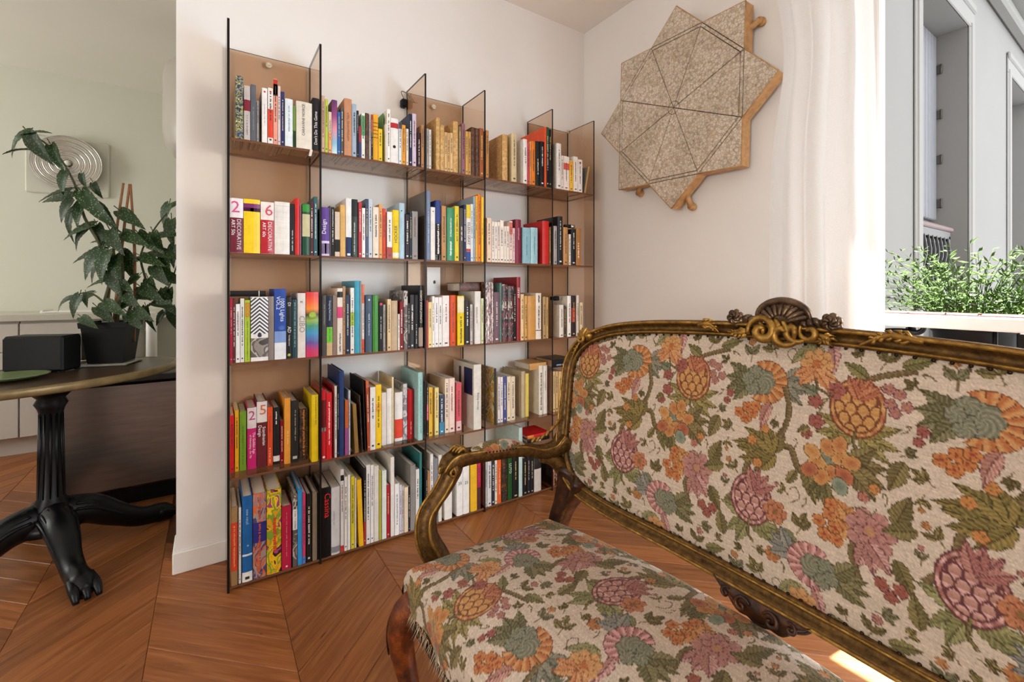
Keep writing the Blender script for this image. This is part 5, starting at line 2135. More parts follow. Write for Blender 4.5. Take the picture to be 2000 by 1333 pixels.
block(4, 1, 430, 700, 4.762, 6.5, '''
93,131,535,cc1f24|red book|
138,175,486,e2a81f|amber yellow book|
181,244,496,6f9a26|green book|T:IDEAL CHEAPNESS:3f5c16:.5:.12:.75:.35
252,338,460,c41f6e|magenta book with white top|B:.66:1:dcd2d2|T:The Golden Age:f2dfe8:.72:.2:.64:.3|T:of Advertising - the 70s:f2dfe8:.35:.1:.64:.28|H:2:b03a6e:.5:.76:.97:1.2
341,437,402,641a22|maroon and white book on northern design|B:.68:1:ddd5d0|T:Scandinavian:f4ecec:.68:.28:.66:.34|T:Design:f4ecec:.28:.45:.66:.34|H:5:c9623a:.6:.76:.97:1.1
441,490,456,d24a1f|orange-red book|T:MINOR:a33416:.45:.55:.85:.6|T:MUNCH:f0b49c:.45:.05:.3:.5
494,556,460,171516|black book with white lettering|T:BALISE:e9e4e0:.45:.72:.93:.4|B:.05:.15:d9d2cc
560,592,580,8d1626|short dark red book|
596,655,372,dc9334,4.5|tall orange book|N|T:PICTURES:eec88a:.55:.3:.5:.3
659,731,396,201d1a,4.5|thick black book|U:NIGHTSCAPES:8a8478:.55:.35:.85:.35|H:CITY:b9b2a8:.5:.06:.14:.8
736,818,470,3a2a20,5|dark photo book with orange stripe|P:darkphoto|T:DESERTS:b9743a:.5:.1:.98:.5
851,914,342,e0bf1c,0.8|tall yellow book standing forward|U:CARNET DES FORMES:8d7410:.6:.55:.97:.35
''')
block(4, 2, 430, 700, 4.762, 0.6, '''
941,985,292,c01c24|red book with dark pattern|B:.4:.85:6a1418|B:.40:.46:e0d4ce|D:.5:.04:.3:ece6e2|N
988,1040,322,cf1f26|bright red book with white capitals|U:THE NEW MAYRAUM BONNUM:f4e9e6:.5:.22:.86:.5
1046,1060,250,8d1f24,2|thin dark red book|
1063,1086,262,d9d6d2|white thin binder|
1090,1108,262,1f1e20|thin black folder|
1110,1152,122,22396c|tall navy blue book|N
1162,1192,392,c0612c|orange and violet magazine|B:0:.5:9a4a8a|N
1196,1212,300,b9bcc4|thin bluish white folder|
1228,1262,430,8a6a34,1,-3|brownish yellow magazine leaning left|N
1266,1300,350,6a421e,0.6,-3|brown photo magazine leaning left|P:darkphoto|N
1304,1338,208,15110f,0.6,-2|tall black magazine leaning left|
1344,1384,212,a8492c,0.6,-1.5|rust red magazine leaning left|B:.9:1:c96a48
1392,1446,272,e4e0da,1|white paperback|
1448,1500,248,ecc21c,1.5|yellow paperback with orange band|B:.58:.70:e0a31f
1503,1546,322,e6e1da,4|short white paperback|N
1549,1596,282,e9e4dd,4.5|white book|N
1598,1614,176,d9c7a0,4.5|tall thin tan board|N
1624,1698,318,e6e0dc,6|white book with red square label|B:.06:.45:d8452f|N
1702,1740,240,aaa4a4,6|marbled grey book|P:marble|N
1746,1799,292,b3191f,6|red book|U:LUCIO:e0b4b0:.5:.1:.35:.3
1842,1893,132,9fc6c2,1.5|tall aqua book|U:VERS UNE NATURE:5f8f90:.5:.1:.9:.4
''')
block(4, 3, 780, 660, 5.0, 4, '''
268,285,440,3a2a26|thin dark book with coloured label|B:.3:.6:c9486a
289,325,486,e0b23a|golden yellow paperback|
347,385,490,e0cf8a|pale yellow paperback|
391,440,560,23374f|short blue black paperback|B:0:.3:3d7fa0
446,484,402,e2cdb6|cream tall paperback|
487,541,396,e4c9bc|pale pink tall paperback|
556,606,440,c9525a|red and pink paperback|B:0:.2:e0b4b0
726,800,262,d6d2c6,0.6|tall pale green book with large vertical title|U:African Rising:4b5560:.5:.25:.62:.5|L:.52:.93:.06:.46:16264e|L:.60:.92:.6:.72:3a3540|N
''')
block(4, 4, 780, 660, 5.0, 4, '''
924,946,300,2a2622,2|cookbook with food photo on cover|P:food|B:0:1:2a2622|N
960,986,386,dfd8d8|white lilac paperback|
988,1012,386,e4ddd9|white paperback|
1016,1048,381,4a4f86|violet blue paperback|
1052,1088,381,e4d4b8|cream paperback|
1090,1130,381,e2d0b4|cream paperback with red lettering|
1192,1226,330,b9a888,4.5|grey beige book|N
1229,1263,352,dcc460,5|yellow paperback|N
1363,1400,272,e4dccb,4|tall cream book with black capitals|U:ECRITS SUR L'ARCHITECTURE:3a322c:.5:.08:.85:.6
1404,1455,272,e2dbd0,4|tall pale book|U:VILLES:8a8278:.5:.5:.9:.4
''')
block(4, 5, 780, 660, 5.0, 4, '''
1500,1522,330,d9bd8a|tan paperback behind the sofa frame|
1526,1551,330,d4b078|ochre paperback beside sofa frame|
1556,1588,330,d9bb84|pale tan paperback beside sofa frame|
1592,1626,335,c9a468|tan book hidden by the sofa frame|
''')
block(5, 1, 430, 880, 4.598, 0.6, '''
97,158,510,9a7a52|tan book with orange-red panel|B:.18:.80:c9452a|U:NOUVELLE:e08a5c:.5:.22:.76:.6
166,190,515,cfccc8|thin white book|
198,290,412,1f5f9e|thick blue book with white foot|B:.30:.325:c9d9e6|B:0:.115:e4e4e0|T:new retail:9cc0de:.5:.60:.92:.32|D:.55:.42:.12:6d9ac6|H:M:1d1b1b:.5:.03:.09:.6
295,415,386,d0713a|thick orange and violet printed book|P:asia|B:.42:.66:2c2c7a|T:ASIAN GRAPHICS NOW:b3503a:.5:.12:.95:.4
419,549,350,c99a2c|thick yellow and magenta tangled book|P:comic|T:LATIN GRAFICA:d2371f:.55:.28:.66:.5|N
554,640,500,b0203f|crimson book|U:THE PACKAGE:e0a0a8:.5:.2:.9:.14|D:.5:.05:.12:e0c4c8
652,694,386,b9a79a|striped photo book with white label|P:photo|B:.5:.78:e4e2e2|U:BRAND SPACES:3a3a44:.5:.52:.76:.4
697,738,350,2f8fd0|bright blue slim book|N
740,768,382,c93f66|pink slim book|B:0:.1:5a7ac0
775,820,392,1f1a17|dark brown black book|
829,871,376,80715c|taupe book|N
878,898,380,1c1917|thin black book|
''')
block(5, 2, 430, 880, 4.598, 0.4, '''
910,993,336,100f10|thick black book with red lettering|T:Cassina:e0282c:.60:.52:.97:.85
998,1075,332,d0d0d2|wide light grey book|U:IDEAS:9a9aa0:.3:.45:.65:.25|B:.03:.12:8a8a90
1082,1112,172,d9d6d2|white magazine with black label|B:.86:.93:1b1a1b|B:0:.08:c93a32
1116,1143,240,e0ddd6|white magazine|
1146,1170,222,e6e4dc|tall white magazine|N
1176,1207,236,d0bf24|yellow green magazine|B:0:.12:d9c83a
1210,1224,250,d9cdbf|thin beige magazine|
1230,1272,262,e6b21a,0.4,-2|yellow folder leaning left|N
1276,1310,160,1c1a1c|black magazine with red foot|B:0:.3:a8302a|B:.3:.5:39302c
1313,1349,132,dcd8d4|tall white magazine|
1352,1380,132,e2dfdb|white magazine with grey marks|
1383,1424,142,d5cfc4|ivory magazine|N
1427,1450,182,a39c3a|olive magazine|N
1454,1494,182,d3d8d0|pale green white magazine|N
1497,1524,312,a8182a|dark red book|
1532,1564,62,d9d2c8|tall curved white magazine|N
1568,1609,302,e4e1de|white booklet|U:INTERNI:4a4450:.5:.2:.8:.4
1612,1632,312,c9c2cc|pale lilac magazine|
1634,1650,322,b5b1ab|spiral bound grey notebook|
1654,1689,332,d9c3a6|white and tan booklet|N
1692,1706,330,22252c|thin black book|
1709,1754,132,85807a|grey book|N
1757,1789,172,d3cdc8|white book with faint title|
1792,1812,22,2f6d6c|tall teal thin book|N
''')
block(5, 3, 780, 820, 4.76, 0.4, '''
246,262,470,3a332e|thin brown folder|
264,285,482,a9784a|tan magazine|N
288,315,322,dcd8d2|tall white magazine|
319,360,362,7e7c80|grey book|N
364,395,330,d9d0c2|cream box file|N
420,490,332,dfd9d0|wide cream box file|N
533,590,340,e6e2dd|white box numbered in black, left one|H:25:2a2828:.5:.48:.60:.7|N
592,650,340,e4e0da|white box numbered in black, right one|H:25:2a2828:.5:.48:.60:.7|N
661,722,330,e0ae24|amber yellow book|N
727,756,380,c22c50|crimson magazine|B:0:.45:4a3028
''')
block(5, 4, 780, 820, 4.76, 0.4, '''
784,813,390,c9c4c0|pale grey magazine|
818,856,390,d0cdca|white grey book|
860,886,385,2d2e36|dark slate book|
888,910,380,e0cfbc|cream slim book|
912,947,372,d9602a|orange book with pale lettering|T:CUISINE DU MONDE:f0c9a8:.5:.2:.8:.4
953,1004,360,3a2c22|dark patterned book|P:darkphoto|N
1008,1048,340,1d4a1c|dark green book with white capitals|T:LUTO:dfe6d6:.5:.62:.82:.6
1051,1106,330,141414|black book|
1111,1144,75,bcd2cc|tall pale aqua book|N
1150,1186,360,17171a|black glossy book|
1189,1215,350,27222a|dark violet book|
1217,1249,350,1a1817|black slim book|
1254,1318,330,cfc4bc|white book with dark top picture|B:.62:1:2a2422|N
''')
block(5, 5, 780, 820, 4.76, 0.4, '''
1328,1367,350,15161a|black book behind the sofa arm|
1370,1390,370,b9393a|red and white magazine behind the sofa arm|B:.5:1:dcc8b8
1393,1416,380,d99a4a|orange tan book behind the sofa arm|
1420,1452,370,1a1614|black book hidden behind the sofa leg|
''')

n_books = 0
for row, bay, ox, oy, sc, back0, lines in exec_blocks:
    zs = SZ[row - 1]
    xmin, xmax = UX[bay - 1] + GT / 2 + 0.0008, UX[bay] - GT / 2 - 0.0008
    recs = []
    for ln in lines:
        parts = ln.split('|')
        nums = parts[0].split(',')
        recs.append((float(nums[0]), float(nums[1]), float(nums[2]), nums[3], float(nums[4]) if len(nums) > 4 else back0, float(nums[5]) if len(nums) > 5 else 0.0, parts[1], [p for p in parts[2:] if p]))
    prev = xmin
    for k, (zx0, zx1, ztop, hexc, back, lean, desc, ops) in enumerate(recs):
        Y = YF_ + back / 100
        pa, pb = ox + zx0 / sc, ox + zx1 / sc
        X0, X1 = on_y(pa, 600, Y).x, on_y(pb, 600, Y).x
        X0 = max(X0, prev)
        if lean < 0:      # base stands to the right of its leaning top
            dl = 0.27 * math.sin(math.radians(-lean))
            X0, X1 = X0 + dl * 0.9, X1 + dl * 0.9
        X1 = min(max(X1, X0 + 0.004), xmax)
        if X1 - X0 < 0.003:
            print('no room', row, bay, k, desc)
            continue
        h = on_y((pa + pb) / 2, oy + ztop / sc, Y).z - zs
        h = max(0.06, min(h, 0.40))
        ylim = YR_ - 0.003 if bay in (1, 3, 5) else 2.190
        d = min(max(0.115, h * rb.uniform(0.68, 0.78)), 0.235, ylim - Y)
        wd = X1 - X0 - 0.0006
        soft = wd < 0.016 or 'paperback' in desc or 'magazine' in desc
        lab = f"{desc}, {NTH[k]} from left, {ROWN[row - 1]} shelf, {BAYN[bay - 1]} bay"
        if bay == 5 and row >= 4:
            lab = desc + f", {NTH[k]} from left on its shelf"
        root = thing('book', lab, 'book', (X0, Y, zs + 0.0004), (0, math.radians(lean), 0), f'books on the {ROWN[row - 1]} shelf')
        if 'magazine' in desc:
            root.name = 'magazine'
            root['category'] = 'magazine'
        make_book(root, wd, h, d, hexc, ops, soft)
        prev = X1 + (abs(math.sin(math.radians(lean))) * h * 0.0 + 0.0002)
        n_books += 1
print('books', n_books)


def lying(px0, px1, py_top, zbase, Y, th, hexc, label, ops=(), depth=0.16, name='book'):
    """a book lying flat, its spine to the room"""
    X0, X1 = on_y(px0, 600, Y).x, on_y(px1, 600, Y).x
    for u in UX:          # keep clear of the glass uprights
        if X0 < u < X1:
            if u - X0 < X1 - u:
                X0 = u + 0.006
            else:
                X1 = u - 0.006
        X0 = u + 0.006 if abs(X0 - u) < 0.006 else X0
        X1 = u - 0.006 if abs(X1 - u) < 0.006 else X1
    r = thing(name, label, 'book', (X1, Y, zbase + 0.0004), (0, -PI / 2, 0), 'books lying flat')
    make_book(r, th, X1 - X0, depth, hexc, list(ops), False)
    return r


# lying black book over the chevron book, and others lying on the rows
lying(449, 519, 568, SZ[2] + 0.2450, YF_ + 0.012, 0.021, '161616', 'black book lying flat on the chevron book and its neighbours, third shelf', ['T:MAME - MODE:e6e0da:.5:.25:.62:.7', 'B:.18:.21:e0dccf'], 0.14)
lying(898, 941, 550, SZ[2] + 0.2606, YF_ + 0.04, 0.042, '4a2a1e', 'dark brown patterned box book lying on white books, third shelf, middle bay', ['P:wood', 'N'], 0.15)
lying(1034, 1074, 668, SZ[3] + 0.251, YF_ + 0.05, 0.035, 'c99a5c', 'tan box book lying flat under the black one, behind the sofa corner', ['N'], 0.15)
lying(1078, 1118, 668, SZ[3] + 0.253, YF_ + 0.03, 0.045, '14161c', 'thick black book lying uppermost on tan books behind the sofa corner', ['T:EXPOSITION:9fb4d0:.3:.2:.8:.4'], 0.15)
lying(1030, 1078, 830, SZ[4] + 0.285, YF_ + 0.02, 0.018, 'c4181c', 'bright red book lying flat above the black books, bottom shelf', ['N', 'B:.72:1:d9803a'], 0.14)
lying(1030, 1076, 845, SZ[4] + 0.262, YF_ + 0.02, 0.022, '1a1718', 'black book lying under the bright red one, bottom shelf', ['B:.4:.5:d9d4ce', 'N'], 0.14)
# white card behind the books, and a paper tag under the top shelf
a_, b_ = on_y(834, 522, 2.165), on_y(860, 522, 2.165)
cd = thing('card', 'white card standing behind the books, third shelf, middle bay', 'card', (a_.x, 2.165, SZ[2] + 0.0004))
mb = MB()
mb.bbox((0, 0, 0), (b_.x - a_.x, 0.004, a_.z - SZ[2]), 0.001)
mb.build('sheet', M['white_rail'], cd)
mb = MB()
mb.ball(((b_.x - a_.x) * 0.55, -0.003, (a_.z - SZ[2]) * 0.80), (0.006, 0.004, 0.009), seg=10, rings=6)
mb.build('pin', M['hinge'], cd)
q = on_y(608, 291, YF_)
tg = thing('bookmark', 'small white paper tag hanging from the top shelf edge, leftmost bay', 'bookmark', (q.x, YF_, SZ[0]))
mb = MB()
mb.grid(lambda u, v: (-0.006 * v + 0.010 * (u - 0.5), -0.0012 - 0.006 * math.sin(v * 2.2), -0.028 * v), 3, 8)
mb.grid(lambda u, v: (-0.006 * v - 0.010 * (u - 0.5), -0.0006 - 0.006 * math.sin(v * 2.2), -0.028 * v), 3, 8)
mb.box((-0.004, -0.001, -0.001), (0.004, 0.02, 0.0003))
mb.build('strip', M['page'], tg)

# leaning framed slate on the top shelf, rightmost bay
q = on_y(1152, 372, YF_ + 0.03)
sl = thing('slate', 'small framed grey slate leaning outward, far right of the top shelf', 'slate', (1.820, YF_ + 0.012, SZ[0] + 0.0026), (0, math.radians(11), 0))
mb = MB()
mb.bbox((0, 0.0, 0.0), (0.008, 0.135, 0.158), 0.0015)
mb.build('board', mat('grey_slate', '6f7472', 0.7, var=0.15), sl)
mb = MB()
mb.bbox((-0.001, -0.006, -0.000), (0.009, 0.0, 0.160), 0.001)
mb.bbox((-0.001, -0.006, 0.158), (0.009, 0.137, 0.163), 0.001)
mb.build('wood_frame', mat('pale_wood_frame', 'b98f52', 0.5), sl)
# brass spyglass lying on the rightmost books of the second shelf
q = on_y(1118, 441, YF_ + 0.02)
sp = thing('spyglass', 'small metal spyglass lying on the books at the right of the second shelf', 'spyglass', (on_y(1104, 440, YF_ + 0.02).x, YF_ + 0.03, SZ[1] + 0.213))
mb = MB()
mb.tube([(0, 0, 0.012), (0.03, 0, 0.012), (0.03, 0, 0.012), (0.06, 0, 0.012)], [0.008, 0.008, 0.010, 0.010], 14)
mb.build('barrel', M['iron'], sp)
mb = MB()
mb.tube([(0.045, 0, 0.012), (0.072, 0, 0.012)], [0.012, 0.0125], 16)
mb.build('objective_ring', M['chrome'], sp, label='bright metal lens ring')
q = on_y(1075, 587, YF_ + 0.01)
kn = thing('pocket_torch', 'small black torch lying on cream books, third shelf, rightmost bay', 'torch', (UX[4] + 0.006, YF_ + 0.02, SZ[2] + 0.206))
mb = MB()
mb.tube([(0, 0, 0.013), (0.022, 0, 0.013), (0.024, 0, 0.013), (0.05, 0, 0.013)], [0.010, 0.010, 0.013, 0.013], 14)
mb.build('body', M['black_plastic'], kn)
mb = MB()
mb.tube([(0.05, 0, 0.013), (0.054, 0, 0.013)], 0.012, 14)
mb.build('lens', M['chrome'], kn)


# lettering becomes plain mesh geometry
bpy.context.view_layer.update()
dg = bpy.context.evaluated_depsgraph_get()
for o in [o for o in SC.objects if o.type == 'FONT']:
    me = bpy.data.meshes.new_from_object(o.evaluated_get(dg))
    n = bpy.data.objects.new('spine_title', me)
    COL.objects.link(n)
    n.parent = o.parent
    n.location, n.rotation_euler, n.color = o.location, o.rotation_euler, o.color
    n['kind'] = 'stuff'
    bpy.data.objects.remove(o)
for k, o in enumerate(sorted((o for o in SC.objects if o.name.split('.')[0] == 'spine_title'), key=lambda o: o.name)):
    o.name = 'spine_title' if k == 0 else 'spine_title.%03d' % k

# ================================================================ STAR ON THE WALL
def mosaic_material():
    m, nt, b = nodes_of('mother_of_pearl_mosaic')
    tc = N(nt, 'ShaderNodeTexCoord')
    v1 = N(nt, 'ShaderNodeTexVoronoi', i_Scale=75.0)
    nt.links.new(tc.outputs['Object'], v1.inputs['Vector'])
    ve = N(nt, 'ShaderNodeTexVoronoi', i_Scale=75.0, feature='DISTANCE_TO_EDGE')
    nt.links.new(tc.outputs['Object'], ve.inputs['Vector'])
    sx = N(nt, 'ShaderNodeSeparateColor')
    nt.links.new(v1.outputs['Color'], sx.inputs[0])
    r = ramp(nt, [(0.0, lin('b8aa9a')), (0.35, lin('d2c5b4')), (0.7, lin('ddd3c4')), (0.95, lin('c9b396'))])
    nt.links.new(sx.outputs[0], r.inputs[0])
    re = ramp(nt, [(0.02, (0.62, 0.57, 0.52)), (0.10, (1, 1, 1))])
    nt.links.new(ve.outputs['Distance'], re.inputs[0])
    n2 = N(nt, 'ShaderNodeTexNoise', i_Scale=5.0, i_Detail=3.0)
    nt.links.new(tc.outputs['Object'], n2.inputs['Vector'])
    r2 = ramp(nt, [(0.3, (0.82, 0.80, 0.76)), (0.7, (1.05, 1.05, 1.06))])
    nt.links.new(n2.outputs[0], r2.inputs[0])
    mx = N(nt, 'ShaderNodeMix', data_type='RGBA', blend_type='MULTIPLY')
    mx.inputs[0].default_value = 1
    nt.links.new(r.outputs[0], mx.inputs[6])
    nt.links.new(re.outputs[0], mx.inputs[7])
    m2 = N(nt, 'ShaderNodeMix', data_type='RGBA', blend_type='MULTIPLY')
    m2.inputs[0].default_value = 1
    nt.links.new(mx.outputs[2], m2.inputs[6])
    nt.links.new(r2.outputs[0], m2.inputs[7])
    nt.links.new(m2.outputs[2], b.inputs['Base Color'])
    b.inputs['Roughness'].default_value = 0.4
    bp = N(nt, 'ShaderNodeBump', i_Strength=0.3, i_Distance=0.001)
    nt.links.new(ve.outputs['Distance'], bp.inputs['Height'])
    nt.links.new(bp.outputs[0], b.inputs['Normal'])
    return m


M['mosaic'] = mosaic_material()
M['star_wood'] = mat('pale_inlaid_wood', 'b98d5c', 0.5, var=0.2, scale=40, bump=0.2)
M['star_line'] = mat('dark_inlay_line', '3f3127', 0.6, var=0.1)
SXF = 1.945                      # front face
star = thing('star_table', 'eight pointed star table top of shell mosaic hung on the wall beside the curtain', 'wall decoration', (SXF, 1.44, 2.028))
R0, R1 = 0.505, 0.505 * math.cos(PI / 4) / math.cos(PI / 8)
A0 = PI / 8 + 0.0
tips = [on_x(*p, SXF) for p in ((1456, 3), (1521, 139), (1448, 322), (1316, 410), (1211, 377), (1176, 266), (1213, 129), (1319, 14))]
A0 = math.atan2(tips[0].z - 2.028, -(tips[0].y - 1.44))
# local frame: a = -y (to the right in the room), b = z
def sp(r, k, x=0.0):
    a = A0 - k * PI / 4
    return Vector((x, -r * math.cos(a), r * math.sin(a)))
T = [sp(R0, k) for k in range(8)]
V_ = [sp(R1, k + 0.5) for k in range(8)]
def side(points, x0, x1, name, m, mi=0):
    pass
# carcase: walls of the tray
mb = MB()
ring = []
for k in range(8):
    ring += [T[k], V_[k]]
n = len(ring)
vs = [p + Vector((0.002, 0, 0)) for p in ring] + [p + Vector((0.062, 0, 0)) for p in ring]
fs = [tuple(range(n)), tuple(reversed(range(n, 2 * n)))]
for i in range(n):
    j = (i + 1) % n
    fs.append((i, n + i, n + j, j))
mb.add(vs, fs)
fix_normals(mb.build('carcase', M['star_wood'], star))
def inset(poly, d):
    """polygon in the y, z plane shrunk by d"""
    c = sum(poly, Vector()) / len(poly)
    out = []
    m_ = len(poly)
    for i in range(m_):
        p, a, b_ = poly[i], poly[i - 1], poly[(i + 1) % m_]
        e1, e2 = (p - a).normalized(), (b_ - p).normalized()
        n1 = Vector((0, -e1.z, e1.y))
        n2 = Vector((0, -e2.z, e2.y))
        if n1.dot(c - p) < 0 and n2.dot(c - p) < 0:
            n1, n2 = -n1, -n2
        elif n1.dot(c - (p + a) / 2) < 0:
            n1, n2 = -n1, -n2
        bis = (n1 + n2)
        bis = bis / max(0.3, bis.dot(n1))
        out.append(p + bis * d)
    return out
def facet(poly, name='mosaic_panel', d=0.0016, m=None, th=0.006):
    q = inset(poly, d)
    q2 = inset(poly, d + 0.0015)
    k = len(q)
    mb = MB()
    vs = [p + Vector((0.003, 0, 0)) for p in q] + [p + Vector((-th + 0.0015, 0, 0)) for p in q] + [p + Vector((-th, 0, 0)) for p in q2]
    fs = [tuple(range(2 * k, 3 * k))]
    for lv in (0, 1):
        for i in range(k):
            j = (i + 1) % k
            fs.append((lv * k + i, lv * k + j, (lv + 1) * k + j, (lv + 1) * k + i))
    mb.add(vs, fs)
    return fix_normals(mb.build(name, m or M['mosaic'], star))
O = Vector((0, 0, 0))
V_in = [v * 0.955 for v in V_]
for k in range(8):
    facet([O, V_in[k - 1], V_in[k]])                      # wedge of the inner octagon
    facet([V_[k - 1], T[k], V_[k]])                       # outer point
    # strip between wedge and point
    facet([V_in[k - 1], V_[k - 1], V_[k], V_in[k]], 'inlay_strip', 0.0014, M['mosaic'])
mb = MB()
for k in range(8):
    for a, b_ in ((T[k], V_[k]), (V_[k], T[(k + 1) % 8])):
        mb.tube([a + Vector((-0.002, 0, 0)), b_ + Vector((-0.002, 0, 0))], 0.0035, 5)
mb.build('edge_band', M['star_wood'], star)
mb = MB()
mb.tube([Vector((-0.0062, 0.032 * math.cos(a), 0.032 * math.sin(a))) for a in np.linspace(0, 2 * PI, 33)], 0.0012, 4)
mb.build('centre_ring', M['star_line'], star)
# dark felt under the mosaic joints
mb = MB()
vs = [p * 0.998 + Vector((0.0015, 0, 0)) for p in ring]
mb.add(vs, [tuple(range(n))])
mb.build('joint_ground', M['star_line'], star)
# turned feet against the wall
for px, py in ((1486, 42), (1352, 404), (1250, 378), (1300, 300), (1400, 150), (1230, 160)):
    q = on_x(px, py, 2.025)
    ly, lz = q.y - 1.44, q.z - 2.028
    mb = MB()
    Mx = Matrix.Translation((0.062, ly, lz)) @ Matrix.Rotation(PI / 2, 4, 'Y')
    mb.lathe([(0.016, 0.0), (0.016, 0.006), (0.011, 0.010), (0.020, 0.018), (0.020, 0.024), (0.012, 0.029), (0.017, 0.033), (0.014, 0.0355)], 16, M=Mx)
    mb.tube([(0.04, ly * 0.86, lz * 0.86), (0.066, ly, lz)], 0.014, 8)
    mb.build('foot', M['star_wood'], star)

# ================================================================ KITCHEN SIDE
for i in range(4):
    x1 = -0.456 - 0.6 * i
    x0 = x1 - 0.6
    c = thing('kitchen_cabinet', ['grey base cabinet at the right, behind the potted plant',
                                  'grey base cabinet behind the black box on the oval table',
                                  'grey base cabinet at the left edge of the photo',
                                  'grey base cabinet beyond the left edge of the photo'][i], 'cabinet', (x0, 4.32, 0), group='kitchen base cabinets')
    b = MB()
    b.box((0.003, 0.02, 0.12), (0.597, 0.575, 0.898))
    b.build('body', M['cabinet'], c)
    b = MB()
    b.box((0.0, 0.06, 0.0), (0.6, 0.09, 0.12))
    b.build('plinth', M['cabinet'], c)
    b = MB()
    b.bbox((0.004, 0.0, 0.125), (0.596, 0.02, 0.69), 0.002)
    b.build('door', M['cabinet'], c)
    b = MB()
    b.bbox((0.004, 0.0, 0.698), (0.596, 0.02, 0.882), 0.002)
    b.build('drawer', M['cabinet'], c)
b = MB()
b.bbox((-2.9, 4.30, 0.898), (-0.2, 4.90, 0.945), 0.004)
tag(b.build('worktop', mat('pale_worktop', 'c9c6ba', 0.4, var=0.02)), 'pale kitchen worktop running over the grey cabinets', 'worktop')
tr = thing('serving_tray', 'flat white tray lying on the pale kitchen worktop', 'tray', (-0.75, 4.5, 0.945))
b = MB()
b.bbox((-0.22, -0.12, 0.0), (0.22, 0.12, 0.012), 0.004)
for s in (-1, 1):
    b.bbox((s * 0.21 - 0.008, -0.12, 0.008), (s * 0.21 + 0.008, 0.12, 0.022), 0.004)
b.build('tray_board', M['white_rail'], tr)

# ribbed aluminium wall light
s = thing('wall_light', 'ribbed round aluminium wall light on a square white plate', 'lamp', (0, 4.9, 0))
q = on_y(133, 320, 4.86)
s.location = (q.x, 4.9, q.z)
b = MB()
b.bbox((-0.24, -0.025, -0.24), (0.24, 0, 0.20), 0.008)
b.build('plate', mat('plate_enamel', 'd2d0c4', 0.5, var=0.01), s, label='square white backing plate')
prof = [(0.002, 0.07)]
for k in range(1, 46):
    r = 0.205 * k / 45
    prof.append((r, 0.045 + 0.010 * math.cos(r / 0.205 * 2 * PI * 6) + 0.035 * (r / 0.205) ** 2))
prof += [(0.208, 0.06), (0.19, 0.026)]
b = MB()
b.lathe(list(reversed(prof)), 48, M=Matrix.Rotation(PI / 2, 4, 'X'))
b.build('reflector', M['chrome'], s, label='ribbed polished reflector dish')
b = MB()
b.ball((0, -0.065, 0), 0.022)
b.build('bulb', mat('frosted_bulb_glass', 'eeeae0', 0.3), s)

# water heater
wh = thing('water_heater', 'white rounded water heater half hidden by the wall edge', 'boiler', (0.0, 3.6, 1.93))
b = MB()
b.lathe([(0.0, 0), (0.10, 0.005), (0.19, 0.03), (0.232, 0.09), (0.25, 0.18), (0.25, 0.52), (0.235, 0.60), (0.19, 0.64), (0.0, 0.655)], 40)
b.build('tank', mat('white_enamel', 'bdb6ae', 0.35, var=0.01), wh)
b = MB()
b.box((0.15, -0.06, 0.2), (0.25, 0.06, 0.3))
b.tube([(0.05, 0, 0.005), (0.05, 0, -0.06), (0.2, 0, -0.08), (0.25, 0, -0.08)], 0.01, 8)
b.build('pipe', M['chrome'], wh)

# low stainless steel island
isl = thing('steel_sideboard', 'low stainless steel sideboard with a thick black top behind the table', 'sideboard', (-0.674, 3.02, 0))
b = MB()
b.bbox((0, 0, 0.09), (0.90, 0.55, 0.635), 0.012)
b.build('body', M['steel'], isl)
b = MB()
b.box((0.03, 0.04, 0.0), (0.88, 0.5, 0.09))
b.build('plinth', M['black_plastic'], isl)
b = MB()
b.bbox((-0.01, -0.015, 0.635), (0.91, 0.565, 0.67), 0.005)
b.build('top', M['black_top'], isl)
for k in (1,):
    b = MB()
    b.box((0.86 * k - 0.0015, -0.0012, 0.10), (0.86 * k + 0.0015, 0.002, 0.625))
    b.build('seam', M['gap'], isl)
isl.rotation_euler.z = 0
# a table leg like white tube on the sideboard
b = MB()
b.lathe([(0.0, 0), (0.024, 0), (0.026, 0.004), (0.026, 0.30), (0.020, 0.31), (0.0, 0.312)], 20)
q = on_y(296, 690, 3.38)
tb = b.build('paper_tube', M['white_rail'])
tb.location = (q.x, 3.38, 0.67)
tag(tb, 'white upright tube standing on the steel sideboard behind the plant', 'tube')

# oval table
TC = Vector((-0.54, 2.585, 0))
TD = math.atan2(0.63, 0.78)
tab = thing('oval_table', 'dark oval table on a black cast iron pedestal with clawed feet', 'table', TC, (0, 0, TD))
b = MB()
A_, B_ = 0.465, 0.305
def ell(a, bb, n=64):
    return [(a * math.cos(2 * PI * k / n), bb * math.sin(2 * PI * k / n)) for k in range(n)]
b.prism(ell(A_ - 0.012, B_ - 0.012), 0.742, 0.7695)
b.build('tabletop', M['table_wood'], tab)
b = MB()
pr = [Vector((p[0], p[1], 0.755)) for p in ell(A_, B_, 72)]
b.sweep(pr, [(-0.012, -0.014), (0.0, -0.016), (0.004, -0.008), (0.004, 0.008), (0.0, 0.016), (-0.012, 0.016)], (0, 0, 1), closed=True)
fix_normals(b.build('brass_rim', M['table_edge'], tab, label='dull brass rim'))
b = MB()
b.lathe([(0.0, 0.13), (0.10, 0.14), (0.085, 0.17), (0.058, 0.20), (0.060, 0.23), (0.042, 0.27), (0.036, 0.45), (0.034, 0.60), (0.042, 0.63), (0.052, 0.65), (0.042, 0.67), (0.07, 0.70), (0.12, 0.725), (0.12, 0.742), (0, 0.742)], 28)
for k in range(12):
    a = 2 * PI * k / 12
    b.tube([(0.038 * math.cos(a), 0.038 * math.sin(a), 0.27), (0.033 * math.cos(a), 0.033 * math.sin(a), 0.62)], 0.005, 6)
